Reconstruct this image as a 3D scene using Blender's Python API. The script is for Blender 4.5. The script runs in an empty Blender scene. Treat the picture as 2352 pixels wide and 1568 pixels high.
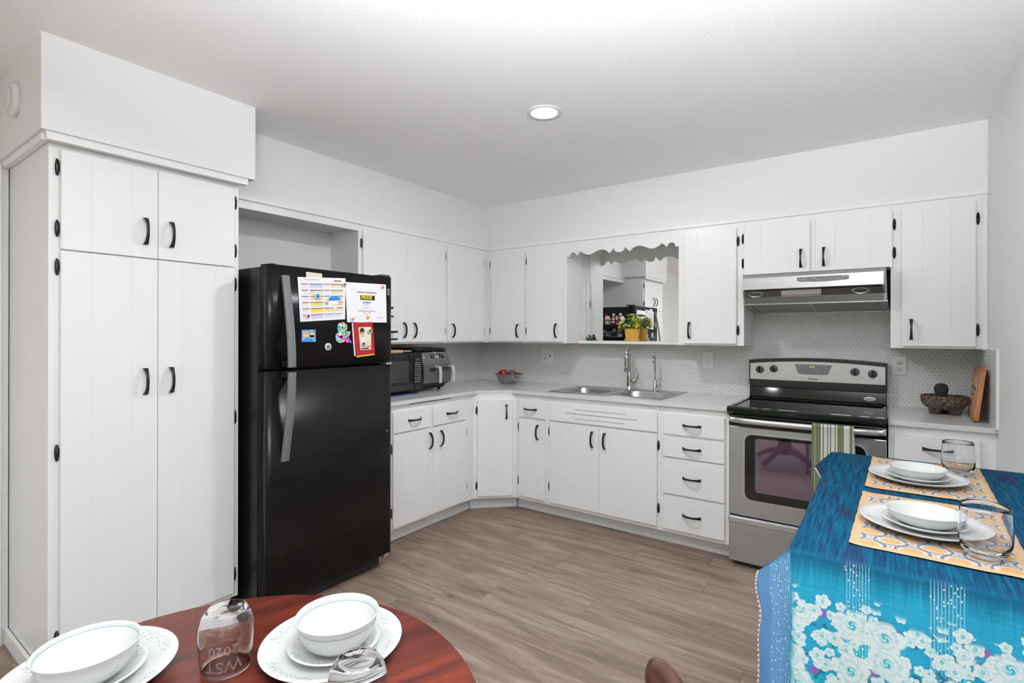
import bpy, bmesh, math, random
from mathutils import Vector, Matrix, noise
random.seed(7)
PI = math.pi
sc = bpy.context.scene
C = sc.collection

# ------------------------------------------------------------------ camera
yaw, roll = math.radians(35.525), math.radians(0.117)
cam_d = bpy.data.cameras.new('camera'); cam = bpy.data.objects.new('camera', cam_d); C.objects.link(cam)
cam_d.sensor_width = 36; cam_d.lens = 1197.4/2352*36
cam_d.shift_y = (766.4-784)/2352; cam_d.shift_x = -(1176.8-1176)/2352
cam_d.clip_start = .02
fw = Vector((-math.sin(yaw), math.cos(yaw), 0)); rt = Vector((math.cos(yaw), math.sin(yaw), 0)); up = Vector((0, 0, 1))
rt, up = rt*math.cos(roll)+up*math.sin(roll), up*math.cos(roll)-rt*math.sin(roll)
cm = Matrix((rt, up, -fw)).transposed().to_4x4(); cm.translation = (3.139, -3.885, 1.3515)
cam.matrix_world = cm
sc.camera = cam

# ------------------------------------------------------------------ world, daylight, exposure
sc.view_settings.view_transform = 'Standard'; sc.view_settings.look = 'None'
sc.view_settings.gamma = 1; sc.view_settings.use_curve_mapping = False
sc.view_settings.exposure = 0.19
sc.cycles.max_bounces = 14; sc.cycles.diffuse_bounces = 7; sc.cycles.transmission_bounces = 12
sc.cycles.glossy_bounces = 6; sc.cycles.transparent_max_bounces = 16
sc.cycles.sample_clamp_indirect = 6
w = bpy.data.worlds.new('world'); sc.world = w; w.use_nodes = True
bg = w.node_tree.nodes['Background']; bg.inputs[0].default_value = (.93, .97, 1, 1); bg.inputs[1].default_value = 1.9

def area(name, loc, rot, sx, sy, power, col=(1, 1, 1), portal=False, shape='RECTANGLE', spread=PI):
    l = bpy.data.lights.new(name, 'AREA'); l.shape = shape; l.size = sx
    if shape == 'RECTANGLE': l.size_y = sy
    l.energy = power; l.color = col; l.spread = spread
    if portal: l.cycles.is_portal = True
    o = bpy.data.objects.new(name, l); C.objects.link(o); o.location = loc; o.rotation_euler = rot
    return o
# daylight comes through the patio door and an added right-hand window, both behind the camera
YB = -6.2
UPL = 134  # power of the added fill uplighter; aim and spread follow
UPA = (.02, .36, .93); UPS = 148
area('patio_daylight', (2.0, YB+.02, 1.15), (PI/2, 0, 0), 2.5, 2.1, 1, portal=True)
area('added_window_daylight', (3.563-.01, -5.1, 1.45), (0, PI/2, 0), 1.3, 1.6, 1, portal=True)

# ------------------------------------------------------------------ materials
M = {}
def mat(name, col=(.8, .8, .8), rough=.5, metal=0, **kw):
    m = bpy.data.materials.new(name); m.use_nodes = True
    b = m.node_tree.nodes['Principled BSDF']
    b.inputs['Base Color'].default_value = (*col, 1); b.inputs['Roughness'].default_value = rough
    b.inputs['Metallic'].default_value = metal
    for k, v in kw.items():
        k = k.replace('_', ' ')
        b.inputs[k].default_value = (*v, 1) if isinstance(v, tuple) else v
    M[name] = m
    return m
class NT:
    def __init__(s, m):
        s.m = m; s.t = m.node_tree; s.b = s.t.nodes['Principled BSDF']
    def n(s, typ, ins=None, **props):
        nd = s.t.nodes.new(typ)
        for k, v in props.items(): setattr(nd, k, v)
        for k, v in (ins or {}).items():
            if isinstance(v, bpy.types.NodeSocket): s.t.links.new(v, nd.inputs[k])
            else: nd.inputs[k].default_value = v
        return nd
    def math(s, op, a, b=None, c=None):
        ins = {0: a}
        if b is not None: ins[1] = b
        if c is not None: ins[2] = c
        return s.n('ShaderNodeMath', ins, operation=op).outputs[0]
    def vmath(s, op, a, b=None):
        ins = {0: a}
        if b is not None: ins[1] = b
        nd = s.n('ShaderNodeVectorMath', ins, operation=op)
        return nd.outputs['Value'] if op in ('LENGTH', 'DISTANCE', 'DOT_PRODUCT') else nd.outputs[0]
    def mix(s, f, a, b, blend='MIX'):
        nd = s.n('ShaderNodeMix', None, data_type='RGBA', blend_type=blend)
        for k, v in ((0, f), (6, a), (7, b)):
            if isinstance(v, bpy.types.NodeSocket): s.t.links.new(v, nd.inputs[k])
            else: nd.inputs[k].default_value = v if k == 0 else (*v[:3], 1)
        return nd.outputs[2]
    def step(s, v, lo, hi):
        return s.n('ShaderNodeMapRange', {0: v, 1: lo, 2: hi, 3: 0., 4: 1.}, interpolation_type='SMOOTHSTEP').outputs[0]
    def sep(s, v): return s.n('ShaderNodeSeparateXYZ', {0: v}).outputs
    def comb(s, x, y, z=0.): return s.n('ShaderNodeCombineXYZ', {0: x, 1: y, 2: z}).outputs[0]
    def noise(s, v, scale, detail=3, rough=.5, dist=0.):
        nd = s.n('ShaderNodeTexNoise', {'Vector': v, 'Scale': scale, 'Detail': detail, 'Roughness': rough, 'Distortion': dist})
        return nd.outputs[0]
    def ramp(s, f, stops):
        nd = s.n('ShaderNodeValToRGB', {0: f}); e = nd.color_ramp.elements
        while len(e) < len(stops): e.new(.5)
        for q, (p, c) in zip(e, stops): q.position = p; q.color = (*c, 1)
        return nd.outputs[0]
    def col(s, v): s.t.links.new(v, s.b.inputs['Base Color'])
    def rough(s, v): s.t.links.new(v, s.b.inputs['Roughness'])
    def bump(s, h, strength=.3, dist=.002):
        nd = s.n('ShaderNodeBump', {'Height': h, 'Strength': strength, 'Distance': dist}); s.t.links.new(nd.outputs[0], s.b.inputs['Normal'])
    def pos(s): return s.n('ShaderNodeNewGeometry').outputs['Position']
    def obj(s): return s.n('ShaderNodeTexCoord').outputs['Object']
    def uv(s): return s.n('ShaderNodeTexCoord').outputs['UV']

mat('wall_paint', (.83, .83, .83), .55)
t = NT(M['wall_paint']); t.bump(t.noise(t.pos(), 180, 3), .06, .002)
mat('ceiling_paint', (.93, .935, .945), .6)
t = NT(M['ceiling_paint']); t.bump(t.noise(t.pos(), 95, 4, .6), .32, .004)
mat('cabinet_paint', (.86, .86, .86), .33)
t = NT(M['cabinet_paint']); p = t.vmath('MULTIPLY', t.pos(), (60, 60, 4)); t.bump(t.noise(p, 3, 3), .05, .002)
mat('trim_paint', (.87, .87, .87), .35)
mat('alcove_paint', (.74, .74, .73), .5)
mat('bronze', (.012, .011, .010), .38, .3)
mat('counter', (.70, .70, .70), .13)
t = NT(M['counter']); t.col(t.mix(t.step(t.noise(t.pos(), 260, 3, .7), .42, .62), (.665, .665, .66), (.71, .71, .705)))
mat('chrome', (.62, .62, .62), .12, 1)
mat('brushed_nickel', (.50, .49, .47), .25, 1)
mat('steel', (.60, .625, .65), .3, 1)
t = NT(M['steel']); p = t.vmath('MULTIPLY', t.obj(), (3, 3, 500)); n_ = t.noise(p, 1.2, 2)
t.rough(t.n('ShaderNodeMapRange', {0: n_, 3: .24, 4: .38}).outputs[0]); t.bump(n_, .03, .001)
mat('sink_steel', (.52, .52, .51), .27, 1)
mat('light_steel', (.66, .66, .655), .34, .85)
mat('black_gloss', (.006, .006, .006), .06)
mat('black_satin', (.012, .012, .012), .3)
mat('black_plastic', (.015, .015, .015), .42)
mat('dark_grey_plastic', (.06, .06, .062), .4)
mat('mid_grey', (.17, .17, .17), .4)
mat('handle_grey', (.13, .13, .135), .42)
mat('white_plastic', (.75, .75, .74), .35)
mat('outlet_dark', (.03, .03, .03), .5)
mat('grey_print', (.42, .42, .42), .6)
mat('dark_print', (.03, .03, .035), .6)
mat('mid_print', (.28, .28, .30), .6)
mat('white_print', (.72, .72, .70), .6)
mat('paper', (.78, .78, .82), .6)
mat('filter_mesh', (.34, .34, .33), .45, .8)
mat('rubber', (.01, .01, .01), .7)
mat('fridge_black', (.006, .006, .006), .26, 0, Specular_IOR_Level=.22)
t = NT(M['fridge_black']); t.bump(t.noise(t.obj(), 420, 2, .6), .16, .001)
mat('mirror', (.90, .91, .90), .008, 1)
m = mat('clear_glass', (1, 1, 1), .0); m.node_tree.nodes['Principled BSDF'].inputs['Transmission Weight'].default_value = 1
m.node_tree.nodes['Principled BSDF'].inputs['IOR'].default_value = 1.46
m = mat('etched', (.85, .85, .88), .7); m.node_tree.nodes['Principled BSDF'].inputs['Alpha'].default_value = .22
m = mat('clear_plastic', (.9, .92, .92), .15); m.node_tree.nodes['Principled BSDF'].inputs['Alpha'].default_value = .35
mat('porcelain', (.66, .67, .66), .08)
mat('red_apple', (.35, .012, .008), .25); mat('brown_fruit', (.13, .085, .045), .5); mat('avocado', (.07, .07, .03), .5)
for nm, c in dict(orange=(.75, .22, .02), magenta=(.45, .01, .22), purple=(.20, .01, .28), teal=(.01, .28, .40), green_dark=(.06, .09, .05), red=(.55, .01, .01), maroon=(.25, .01, .03),
                  yellow=(.85, .65, .02), pale_yellow=(.72, .68, .30), pale_green=(.55, .66, .40), pale_blue=(.50, .60, .74), blue=(.02, .20, .60), sky_blue=(.12, .42, .80), navy=(.02, .03, .18),
                  tan=(.72, .48, .25), skin=(.55, .36, .26), cream=(.75, .70, .55), lens=(.7, .7, .68), rust=(.38, .10, .03), lime=(.25, .55, .06), leaf=(.17, .40, .03), dark_leaf=(.05, .20, .02),
                  petal_white=(.82, .78, .62), petal_yellow=(.85, .62, .03), bottle_green=(.01, .09, .02), brown=(.08, .035, .02), blue_mat=(.09, .12, .28)).items():
    mat(nm, c, .45)
m = mat('lamp_glow', (1, 1, 1), .5); b = m.node_tree.nodes['Principled BSDF']; b.inputs['Emission Color'].default_value = (1, .98, .95, 1); b.inputs['Emission Strength'].default_value = 14
m = mat('globe_glow', (1, 1, 1), .5); b = m.node_tree.nodes['Principled BSDF']; b.inputs['Emission Color'].default_value = (1, .985, .96, 1); b.inputs['Emission Strength'].default_value = 55
m = mat('digits_green', (.1, .1, .0), .5); b = m.node_tree.nodes['Principled BSDF']; b.inputs['Emission Color'].default_value = (.65, .8, .05, 1); b.inputs['Emission Strength'].default_value = 1.0
m = mat('digits_amber', (.1, .07, .0), .5); b = m.node_tree.nodes['Principled BSDF']; b.inputs['Emission Color'].default_value = (.5, .3, .03, 1); b.inputs['Emission Strength'].default_value = .5

# penny round tiles: world position in metres, one variant per wall direction
def penny(name, ax):
    m = mat(name, (.5, .5, .5), .2); t = NT(m); s = t.sep(t.pos()); P = .0215; Q = P*math.sqrt(3)
    u = t.math('DIVIDE', s[ax], P); v = t.math('DIVIDE', s[2], Q)
    def d(off):
        a = t.math('SUBTRACT', t.math('FRACT', t.math('ADD', u, off)), .5); b_ = t.math('SUBTRACT', t.math('FRACT', t.math('ADD', v, off)), .5)
        return t.vmath('LENGTH', t.comb(t.math('MULTIPLY', a, P), t.math('MULTIPLY', b_, Q)))
    dd = t.math('MINIMUM', d(100.), d(100.5))
    k = t.step(dd, .0100, .0089)
    wn = t.noise(t.pos(), 30, 1)
    tile = t.mix(wn, (.54, .535, .525), (.60, .595, .585))
    t.col(t.mix(k, (.84, .835, .82), tile))
    t.rough(t.math('MULTIPLY_ADD', k, -.30, .6))
    h = t.math('MULTIPLY', t.step(dd, .0104, .0070), 1.)
    t.bump(h, .55, .0018)
penny('tile_back', 0); penny('tile_side', 1)

# vinyl plank floor, planks run along x
m = mat('floor_planks', (.3, .25, .2), .42); t = NT(m); s = t.sep(t.pos()); PW, PL = .18, 1.22
row = t.math('DIVIDE', t.math('SUBTRACT', s[1], -1.098-PW*40), PW); ri = t.math('FLOOR', row); rf = t.math('FRACT', row)
rnd = t.n('ShaderNodeTexWhiteNoise', {'W': ri}, noise_dimensions='1D').outputs[0]
cx = t.math('ADD', t.math('DIVIDE', s[0], PL), t.math('MULTIPLY', rnd, 7.3)); ci = t.math('FLOOR', cx); cf = t.math('FRACT', cx)
pid = t.n('ShaderNodeTexWhiteNoise', {'Vector': t.comb(ci, ri, 0.)}, noise_dimensions='3D').outputs[0]
pv = t.comb(t.math('ADD', s[0], t.math('MULTIPLY', pid, 31.)), t.math('ADD', s[1], t.math('MULTIPLY', rnd, 17.)), pid)
warp = t.noise(t.vmath('MULTIPLY', pv, (1.6, 5, 1)), 1.5, 3, .6)
gv = t.vmath('MULTIPLY', pv, (1.6, 17, 1)); broad = t.noise(gv, 1.0, 5, .62, .9)
fine = t.noise(t.vmath('MULTIPLY', pv, (9, 190, 1)), 1.0, 4, .6, .5)
c = t.ramp(broad, [(.28, (.115, .072, .05)), (.45, (.225, .160, .122)), (.60, (.325, .250, .202)), (.8, (.40, .325, .272))])
c = t.mix(t.math('MULTIPLY', t.step(fine, .47, .68), .42), c, (.13, .09, .068))
c = t.mix(t.math('MULTIPLY', t.step(warp, .58, .75), .40), c, (.11, .07, .05))
kv = t.n('ShaderNodeTexVoronoi', {'Vector': t.vmath('ADD', t.vmath('MULTIPLY', pv, (2.2, 6.4, 1)), t.comb(t.math('MULTIPLY', warp, .5), t.math('MULTIPLY', broad, .35))), 'Scale': 1.0, 'Randomness': 1.0}, voronoi_dimensions='2D')
kn = kv.outputs['Distance']; on_ = t.math('GREATER_THAN', t.sep(kv.outputs['Color'])[0], .70)
c = t.mix(t.math('MULTIPLY', t.math('MULTIPLY', t.step(kn, .34, .05), .38), on_), c, (.12, .075, .055))
c = t.mix(t.math('MULTIPLY', t.math('MULTIPLY', t.step(kn, .085, .02), .8), on_), c, (.045, .026, .02))
lg = t.noise(t.vmath('MULTIPLY', pv, (1.1, 9, 1)), 1.0, 2, .5, 1.6)
c = t.mix(t.math('MULTIPLY', t.step(lg, .54, .66), .58), c, (.125, .085, .065))
c = t.mix(t.math('MULTIPLY', pid, .20), c, (.17, .125, .10))
e1 = t.math('MINIMUM', rf, t.math('SUBTRACT', 1., rf)); e2 = t.math('MINIMUM', cf, t.math('SUBTRACT', 1., cf))
gap = t.math('MAXIMUM', t.math('MULTIPLY', t.step(e1, .008, .002), .55), t.math('MULTIPLY', t.step(e2, .0016, .0006), .8))
t.col(t.mix(gap, c, (.06, .045, .035))); t.bump(t.math('SUBTRACT', t.math('MULTIPLY', fine, .25), gap), .22, .0015)
t.rough(t.math('MULTIPLY_ADD', broad, .15, .36))

m = mat('mahogany', (.2, .03, .012), .30, 0, Specular_IOR_Level=.22); t = NT(m); s = t.sep(t.obj())
pv = t.vmath('MULTIPLY', t.obj(), (17, 1.5, 1)); a = t.noise(pv, 1.0, 5, .62, 1.1); f_ = t.noise(t.vmath('MULTIPLY', t.obj(), (170, 9, 1)), 1., 3)
st_ = t.step(t.noise(t.vmath('MULTIPLY', t.obj(), (46, 2.4, 1)), 1., 3, .5, 1.5), .50, .64)
c = t.ramp(a, [(.28, (.034, .007, .005)), (.46, (.085, .013, .0075)), (.62, (.135, .021, .010)), (.85, (.19, .034, .015))])
t.col(t.mix(t.math('MULTIPLY', t.math('MAXIMUM', t.math('MULTIPLY', t.step(f_, .5, .7), .8), st_), .55), c, (.040, .009, .007)))
mat('dark_wood', (.055, .018, .013), .28)
mat('bamboo', (.50, .20, .06), .4); t = NT(M['bamboo']); pv = t.vmath('MULTIPLY', t.obj(), (40, 40, 3)); t.col(t.ramp(t.noise(pv, 2, 3), [(.3, (.27, .09, .025)), (.6, (.48, .20, .07)), (.8, (.58, .28, .11))]))
mat('pale_wood', (.60, .36, .18), .45); mat('board_centre', (.60, .34, .18), .45)
t = NT(M['pale_wood']); t.col(t.ramp(t.noise(t.vmath('MULTIPLY', t.obj(), (30, 4, 30)), 2, 3), [(.3, (.5, .28, .13)), (.7, (.68, .44, .24))]))
m = mat('lava_stone', (.1, .08, .06), .95); t = NT(m); n_ = t.noise(t.obj(), 95, 4, .75)
t.col(t.ramp(n_, [(.36, (.012, .010, .008)), (.50, (.075, .055, .038)), (.66, (.26, .20, .14))])); t.bump(n_, .9, .006)
m = mat('dark_stone', (.02, .02, .02), .9); t = NT(m); n_ = t.noise(t.obj(), 160, 3, .7); t.col(t.ramp(n_, [(.4, (.006, .006, .006)), (.7, (.05, .05, .05))])); t.bump(n_, .7, .004)
m = mat('flower_pot', (.72, .40, .08), .35)
m = mat('confetti', (.8, .8, .8), .4); t = NT(m); vo = t.n('ShaderNodeTexVoronoi', {'Vector': t.obj(), 'Scale': 130.})
hs = t.n('ShaderNodeHueSaturation', {'Saturation': 2.2, 'Value': 1.1, 'Color': vo.outputs['Color']}).outputs[0]; t.col(hs)
m = mat('plaid', (.6, .02, .02), .5); t = NT(m); s = t.sep(t.obj())
a = t.step(t.math('SINE', t.math('MULTIPLY', s[0], 620.)), -.1, .1); b_ = t.step(t.math('SINE', t.math('MULTIPLY', s[2], 620.)), -.1, .1)
t.col(t.mix(t.math('MULTIPLY', t.math('ADD', a, b_), .5), (.60, .012, .015), (.10, .004, .006)))
m = mat('perforated', (.40, .40, .385), .33, .9); t = NT(m); s = t.sep(t.obj())
th = t.math('MULTIPLY', t.math('ARCTAN2', s[1], s[0]), 72/(2*PI)); z_ = t.math('MULTIPLY', s[2], 170.)
k = t.math('MAXIMUM', t.math('MULTIPLY', t.math('SINE', t.math('MULTIPLY', th, 2*PI)), t.math('SINE', t.math('MULTIPLY', z_, PI))), 0.)
t.col(t.mix(t.step(k, .35, .6), (.42, .42, .40), (.04, .04, .04)))

# vine-edged dinner plates: sage sprigs around the rim
def vine(name, r0, k):
    m = mat(name, (.66, .67, .66), .08); t = NT(m); s = t.sep(t.obj())
    r = t.vmath('LENGTH', t.comb(s[0], s[1])); th = t.math('ARCTAN2', s[1], s[0])
    wv = t.math('MULTIPLY_ADD', t.math('SINE', t.math('MULTIPLY', th, k)), .0045, r0)
    line = t.step(t.math('ABSOLUTE', t.math('SUBTRACT', r, wv)), .0011, .0005)
    vo = t.n('ShaderNodeTexVoronoi', {'Vector': t.comb(t.math('MULTIPLY', th, r0*155), t.math('MULTIPLY', r, 120.)), 'Scale': 1.0, 'Randomness': .8}, voronoi_dimensions='2D').outputs['Distance']
    band = t.step(t.math('ABSOLUTE', t.math('SUBTRACT', r, r0)), .0095, .0080)
    leaf_ = t.math('MULTIPLY', t.step(vo, .30, .22), band)
    gaps = t.step(t.math('SINE', t.math('MULTIPLY_ADD', th, 4., 1.)), -.55, -.35)
    mask = t.math('MULTIPLY', t.math('MAXIMUM', t.math('MULTIPLY', line, .8), leaf_), gaps)
    cc = t.mix(t.noise(t.obj(), 60, 1), (.16, .26, .27), (.38, .50, .46))
    t.col(t.mix(t.math('MULTIPLY', mask, .85), (.66, .67, .66), cc))
vine('vine_plate', .112, 34.); vine('vine_small', .072, 26.)
m = mat('ring_bowl', (.66, .67, .66), .08); t = NT(m); s = t.sep(t.obj()); z_ = s[2]
def band_(a, b_): return t.math('MULTIPLY', t.step(z_, a-.0003, a+.0003), t.step(z_, b_+.0003, b_-.0003))
k = t.math('MAXIMUM', band_(.0480, .0498), t.math('MULTIPLY', band_(.0518, .0526), .8))
r_in = t.step(t.vmath('LENGTH', t.comb(s[0], s[1])), .0752, .0746)
t.col(t.mix(t.math('MULTIPLY', k, r_in), (.66, .67, .66), (.20, .31, .33)))

# striped towel (object x in metres)
m = mat('towel', (.3, .35, .2), .9); t = NT(m); s = t.sep(t.obj())
fx = t.math('DIVIDE', t.math('ADD', s[0], .091), .182); G = (.125, .150, .080); W_ = (.62, .61, .56); D_ = (.13, .14, .10)
c = None
cur = t.mix(0., G, G)
for a_, b_, cc in ((.19, .235, W_), (.235, .265, D_), (.265, .35, W_), (.35, .375, D_), (.375, .415, W_), (.415, .445, D_), (.445, .53, W_), (.53, .555, D_), (.555, .595, W_), (.75, .885, W_), (.955, 1.1, W_), (.035, .055, (.30, .34, .22))):
    k = t.math('MULTIPLY', t.math('GREATER_THAN', fx, a_), t.math('LESS_THAN', fx, b_)); cur = t.mix(k, cur, cc)
t.col(cur); t.bump(t.noise(t.vmath('MULTIPLY', t.obj(), (500, 500, 900)), 1., 2), .5, .002)

# woven ikat placemats, uv in metres
m = mat('placemat_weave', (.7, .5, .3), .85); t = NT(m); uv = t.uv(); s = t.sep(uv)
jag = t.math('MULTIPLY', t.math('SUBTRACT', t.noise(t.vmath('MULTIPLY', uv, (260, 40, 1)), 1., 2), .5), .020)
PX, PY = .080, .088
def mdl(ox, oy):
    a = t.math('MULTIPLY', t.math('SUBTRACT', t.math('FRACT', t.math('ADD', t.math('DIVIDE', s[0], PX), ox)), .5), PX)
    b_ = t.math('MULTIPLY', t.math('SUBTRACT', t.math('FRACT', t.math('ADD', t.math('DIVIDE', s[1], PY*1.0), oy)), .5), PY*1.2)
    return t.vmath('LENGTH', t.comb(a, b_))
d = t.math('ADD', t.math('MINIMUM', mdl(.5, .5), mdl(0., 0.)), jag)
d = t.math('MINIMUM', mdl(.5, .5), mdl(0., 0.)); d2 = t.math('ADD', d, t.math('MULTIPLY', jag, .55))
cream = (.62, .54, .44); org = (.60, .31, .10); blu = (.035, .10, .22)
c = t.ramp(t.math('MULTIPLY', d2, 20.), [(.0, org), (.37, org), (.45, cream), (.53, cream), (.57, blu), (.66, blu), (.70, cream), (.76, (.50, .46, .42)), (.84, blu)])
fl = t.step(t.noise(t.vmath('MULTIPLY', uv, (420, 90, 1)), 1., 2), .54, .60)
c = t.mix(t.math('MULTIPLY', fl, t.step(t.math('MULTIPLY', d2, 20.), .60, .70)), c, (.62, .52, .40))
HW, HH = .1575, .2475
ed = t.math('MINIMUM', t.math('SUBTRACT', HW, t.math('ABSOLUTE', s[0])), t.math('SUBTRACT', HH, t.math('ABSOLUTE', s[1])))
c = t.mix(t.step(ed, .021, .018), c, (.56, .375, .205))
t.col(t.mix(t.math('MULTIPLY', t.noise(uv, 900, 2), .25), c, (.4, .3, .2))); t.bump(t.noise(t.vmath('MULTIPLY', uv, (900, 900, 1)), 1., 2), .4, .001)

# floral tablecloth, uv in metres: u across (0 = left table edge), v along (0 = near edge, negative = hanging)
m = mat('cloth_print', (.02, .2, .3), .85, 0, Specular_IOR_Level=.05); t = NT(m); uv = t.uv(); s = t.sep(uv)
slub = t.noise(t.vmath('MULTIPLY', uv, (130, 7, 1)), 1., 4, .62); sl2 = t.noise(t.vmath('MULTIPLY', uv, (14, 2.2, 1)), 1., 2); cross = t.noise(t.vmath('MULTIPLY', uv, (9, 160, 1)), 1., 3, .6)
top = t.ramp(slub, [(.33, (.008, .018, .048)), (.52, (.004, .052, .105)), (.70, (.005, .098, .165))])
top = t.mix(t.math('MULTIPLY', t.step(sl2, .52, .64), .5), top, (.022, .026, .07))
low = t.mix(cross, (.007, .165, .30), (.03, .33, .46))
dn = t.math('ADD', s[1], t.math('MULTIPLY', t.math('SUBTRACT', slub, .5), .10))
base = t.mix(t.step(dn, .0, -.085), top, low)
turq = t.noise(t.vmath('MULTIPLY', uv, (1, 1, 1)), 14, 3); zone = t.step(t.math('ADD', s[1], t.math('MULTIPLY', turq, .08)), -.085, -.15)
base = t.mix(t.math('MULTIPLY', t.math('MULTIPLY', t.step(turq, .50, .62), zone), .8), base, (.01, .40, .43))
# pintucks with little sequins
def tucks(u0, u1):
    k = t.math('MULTIPLY', t.math('GREATER_THAN', s[0], u0), t.math('LESS_THAN', s[0], u1))
    ln = t.step(t.math('SINE', t.math('MULTIPLY', s[0], 2*PI/.0056)), .0, .8)
    return t.math('MULTIPLY', k, ln), k
l1, k1 = tucks(-.066, -.006); l2, k2 = tucks(.098, .142); l3, k3 = tucks(.240, .294)
lk = t.math('MULTIPLY', t.math('ADD', l1, t.math('ADD', l2, l3)), t.step(s[1], .0, -.03)); kk = t.math('ADD', k1, t.math('ADD', k2, k3))
base = t.mix(t.math('MULTIPLY', t.step(s[0], -.004, -.014), t.step(s[1], .0, -.045)), base, (.085, .19, .36))
base = t.mix(t.math('MULTIPLY', lk, .50), base, (.28, .62, .78))
def roses(scale, rad, seed, lim, jx=.9, petals=5.):
    v = t.vmath('ADD', t.vmath('MULTIPLY', uv, (scale, scale, 1)), (seed, seed*1.7, 0))
    vo = t.n('ShaderNodeTexVoronoi', {'Vector': v, 'Scale': 1.0, 'Randomness': jx}, voronoi_dimensions='2D')
    dv = t.vmath('SUBTRACT', v, vo.outputs['Position']); q = t.sep(dv); r = t.vmath('LENGTH', t.comb(q[0], q[1]))
    th = t.math('ARCTAN2', q[1], q[0]); rc = t.sep(vo.outputs['Color'])
    pet = t.math('MULTIPLY_ADD', t.math('ABSOLUTE', t.math('SINE', t.math('ADD', t.math('MULTIPLY', th, petals/2), t.math('MULTIPLY', rc[0], 6.)))), .26*rad, .80*rad)
    pet = t.math('ADD', pet, t.math('MULTIPLY', t.math('SUBTRACT', t.noise(v, 5., 2), .5), .22*rad))
    zn = t.step(t.math('ADD', s[1], t.math('MULTIPLY', t.math('SUBTRACT', rc[1], .5), .05)), lim, lim-.012)
    mk = t.math('MULTIPLY', t.step(t.math('SUBTRACT', r, pet), .03, -.03), zn)
    sw = t.math('SINE', t.math('ADD', t.math('MULTIPLY', r, 22./rad), t.math('ADD', t.math('MULTIPLY', th, 2.), t.math('MULTIPLY', t.noise(v, 9., 2), 5.))))
    return mk, r, sw, rc
gz = t.step(s[0], -.006, .012)
base = t.mix(t.math('MULTIPLY', t.step(t.noise(uv, 34, 2), .56, .66), t.math('MULTIPLY', t.step(s[1], -.10, -.125), gz)), base, (.015, .10, .16))
for scale, rad, seed, lim in ((38., .36, 7.7, -.090), (25., .37, 3.3, -.095), (12.0, .41, 11.1, -.125)):
    mk, r, sw, rc = roses(scale, rad, seed, lim, .95 if scale > 20 else .70); mk = t.math('MULTIPLY', mk, gz)
    pc = t.mix(t.math('MULTIPLY', t.step(t.noise(uv, 95, 3), .50, .62), .45), (.78, .86, .86), (.20, .58, .64)); pc = t.mix(t.step(r, rad*.42, rad*.15), pc, t.mix(t.step(sw, -.2, .5), (.02, .36, .44), (.50, .76, .77)))
    purple = t.math('MULTIPLY', t.math('GREATER_THAN', rc[2], .88), 1.)
    pc = t.mix(t.math('MULTIPLY', t.step(t.math('ABSOLUTE', t.math('SUBTRACT', r, t.math('MULTIPLY_ADD', t.noise(uv, 60, 2), rad*.35, rad*.42))), .035, .01), .45), pc, (.22, .60, .66))
    if scale > 30: pc = t.mix(purple, pc, (.16, .10, .30))
    pc = t.mix(0., pc, pc); base = t.mix(mk, base, pc)
sq = t.n('ShaderNodeTexVoronoi', {'Vector': t.vmath('MULTIPLY', uv, (190, 105, 1)), 'Scale': 1.0}, voronoi_dimensions='2D')
spk = t.math('MULTIPLY', t.math('MULTIPLY', t.step(sq.outputs['Distance'], .24, .16), t.math('GREATER_THAN', t.sep(sq.outputs['Color'])[0], .80)), t.math('MULTIPLY', kk, t.step(s[1], -.005, -.02)))
base = t.mix(spk, base, (.88, .95, 1.))
t.col(base); t.bump(t.math('ADD', t.math('MULTIPLY', slub, .5), t.math('MULTIPLY', cross, .8)), .35, .003)
mat('lace', (.72, .62, .52), .8)

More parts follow.
